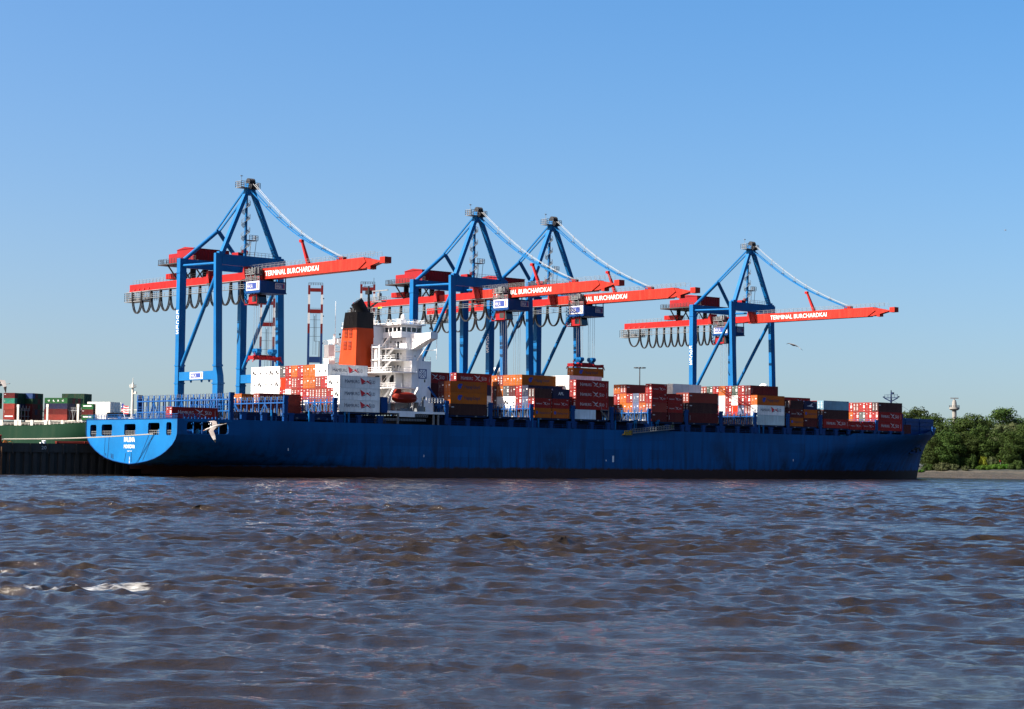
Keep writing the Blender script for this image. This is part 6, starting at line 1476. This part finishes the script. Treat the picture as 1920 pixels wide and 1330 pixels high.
def tower():
    x, y = 458.6, 161.0
    o = empty('radar_tower', (x, y, 5), 'slim pale concrete tower with a round platform, standing above the trees', 'tower')
    s = MB(); s.tube([(x, y, 3), (x, y, 14), (x, y, 29.8)], [1.25, 1.1, 1.0], 18); so_ = s.build('shaft', 'concrete', o, smooth=50)
    w_ = MB(); d = (cam_pos - Vector((x, y, 0))); d.z = 0; d.normalize(); q = Vector((x, y, 26.6)) + d * 1.05; w_.cyl(q, q + d * .12, .28, n=10); w_.build('porthole', 'glass', so_)
    p = MB(); p.tube([(x, y, 29.8), (x, y, 30.4), (x, y, 31.2)], [1.6, 2.35, 2.35], 20); p.build('platform', 'concrete', o, smooth=40)
    r = MB(); r.rail([(x + 2.3 * math.cos(a), y + 2.3 * math.sin(a), 31.2) for a in [6.283 * i / 14 for i in range(15)]], .9, .04, 1.0); r.build('handrail', 'galv', o)
    c = MB(); c.tube([(x, y, 31.2), (x, y, 33.4), (x, y, 34.6)], [1.15, 1.0, .7], 16); c.build('radar_cabin', 'concrete', o, smooth=40)
    s2 = rt.normalized(); b = MB(); b.beam(Vector((x, y, 35.4)) - s2 * 1.9, Vector((x, y, 35.4)) + s2 * 1.9, .4, .5); b.cyl((x, y, 34.6), (x, y, 35.3), .25); b.build('radar_scanner', 'galv', o)
tower()
q = at_px(1876, 719); r = MB(); zz = bank_h((q - P1).dot(ba), (q - P1).dot(bi)); r.cyl((q.x, q.y, zz), (q.x, q.y, zz + 3.4), .06); so_ = r.build('marker_post', 'galv', label='thin post with a small red board among the bank shrubs', cat='sign'); r = MB(); r.box(q.x - .5, q.x + .5, q.y - .04, q.y + .04, zz + 2.7, zz + 3.4); r.build('board', 'sign_red', so_)

# ------------------------------------------------------------------ gulls
def gull(px, py, depth, size, label, axis, wings, tail=1.0):
    """axis: head direction as (right, up, toward viewer); wings: list of (root->tip points in the same frame, black tip)"""
    c = cam_pos + (fw + cr * ((px - 960) / 3645.96) - cu_ * ((py - 665) / 3645.96)) * depth
    E = lambda a: (cr * a[0] + cu_ * a[1] - fw * a[2])
    ax = E(axis).normalized(); side = ax.cross(Vector((0, 0, 1))).normalized(); upv = side.cross(ax)
    S = size
    mb = MB(); rings = []
    for t, r in ((.50, .012), (.46, .035), (.40, .055), (.33, .062), (.27, .058), (.18, .085), (.05, .105), (-.10, .098), (-.25, .065), (-.36, .035), (-.42, .025)):
        rings.append([c + ax * t * S + (side * math.cos(a) + upv * math.sin(a) * .95) * r * S for a in [6.283 * k / 10 for k in range(10)]])
    mb.ribs(rings, 0)
    mb.ribs([[c + ax * t * S + (side * math.cos(a) + upv * math.sin(a)) * r * S for a in [6.283 * k / 6 for k in range(6)]] for t, r in ((.48, .018), (.54, .015), (.59, .004))], 3)
    tl = [c + ax * -.34 * S + side * .04 * S, c + ax * -.34 * S - side * .04 * S, c + ax * -.62 * S - side * .13 * S * tail, c + ax * -.64 * S, c + ax * -.62 * S + side * .13 * S * tail]
    n = len(mb.v); mb.v += [tuple(v + upv * .008 * S) for v in tl] + [tuple(v - upv * .008 * S) for v in tl]; mb.face(range(n, n + 5)); mb.face(list(range(n + 5, n + 10))[::-1])
    for k in range(5): mb.face((n + k, n + 5 + k, n + 5 + (k + 1) % 5, n + (k + 1) % 5))
    for pts, chords in wings:
        rg = []
        P = [c + E(p) * S for p in pts]
        for k, (p, ch) in enumerate(zip(P, chords)):
            d = (P[min(k + 1, len(P) - 1)] - P[max(k - 1, 0)]).normalized(); cd_ = (ax - d * ax.dot(d)).normalized(); nn = d.cross(cd_)
            th_ = (.022 * (1 - k / len(P)) + .006) * S
            rg.append([p + cd_ * ch * .5 * S, p + cd_ * ch * .25 * S + nn * th_, p - cd_ * ch * .5 * S, p + cd_ * ch * .25 * S - nn * th_])
        for k in range(len(rg) - 1): mb.ribs([rg[k], rg[k + 1]], 2 if k == len(rg) - 2 else (1 if k < 2 else 0), True)
    mb.build('gull', ['feather_white', 'feather_grey', 'feather_black', 'beak'], origin=c, label=label, cat='gull', group='gulls in flight', smooth=50)
gull(402, 801, 60, .62, 'white gull banking in flight in front of the ship\'s stern quarter', (-1, -.32, .25), [([(0, .02, .05), (-.12, -.18, .30), (.02, -.42, .52), (.10, -.60, .60), (.15, -.74, .62)], (.26, .24, .20, .12, .03)), ([(0, .10, -.05), (-.05, .24, -.30), (-.18, .27, -.60), (-.36, .25, -.85), (-.5, .24, -1.0)], (.26, .22, .17, .10, .03))])
gull(1487, 647, 120, .62, 'dark winged gull gliding in the sky beside the crane at the bow', (-.75, .25, .55), [([(0, .04, .05), (.25, -.02, .25), (.50, -.20, .40), (.72, -.40, .48), (.90, -.55, .50)], (.24, .22, .17, .10, .03)), ([(0, .05, -.05), (-.20, .14, -.30), (-.34, .16, -.60), (-.45, .12, -.85), (-.52, .08, -1.0)], (.24, .22, .17, .1, .03))])
gull(-6, 722, 58, .62, 'gull wing entering at the frame edge above the green ship', (-1, -.1, .1), [([(0, .04, .05), (.22, .24, .25), (.42, .18, .45), (.54, -.08, .55), (.58, -.36, .58)], (.26, .26, .22, .16, .04)), ([(0, .05, -.05), (-.1, .3, -.3), (-.2, .4, -.6), (-.3, .4, -.9)], (.26, .22, .15, .04))])
gull(1885, 432, 420, .62, 'tiny distant gull high in the sky near the frame edge', (-1, .1, .2), [([(0, .03, .05), (.1, .15, .3), (.15, .1, .6), (.2, 0, .9)], (.24, .2, .14, .03)), ([(0, .03, -.05), (-.05, .2, -.3), (-.1, .25, -.6), (-.15, .2, -.9)], (.24, .2, .14, .03))])
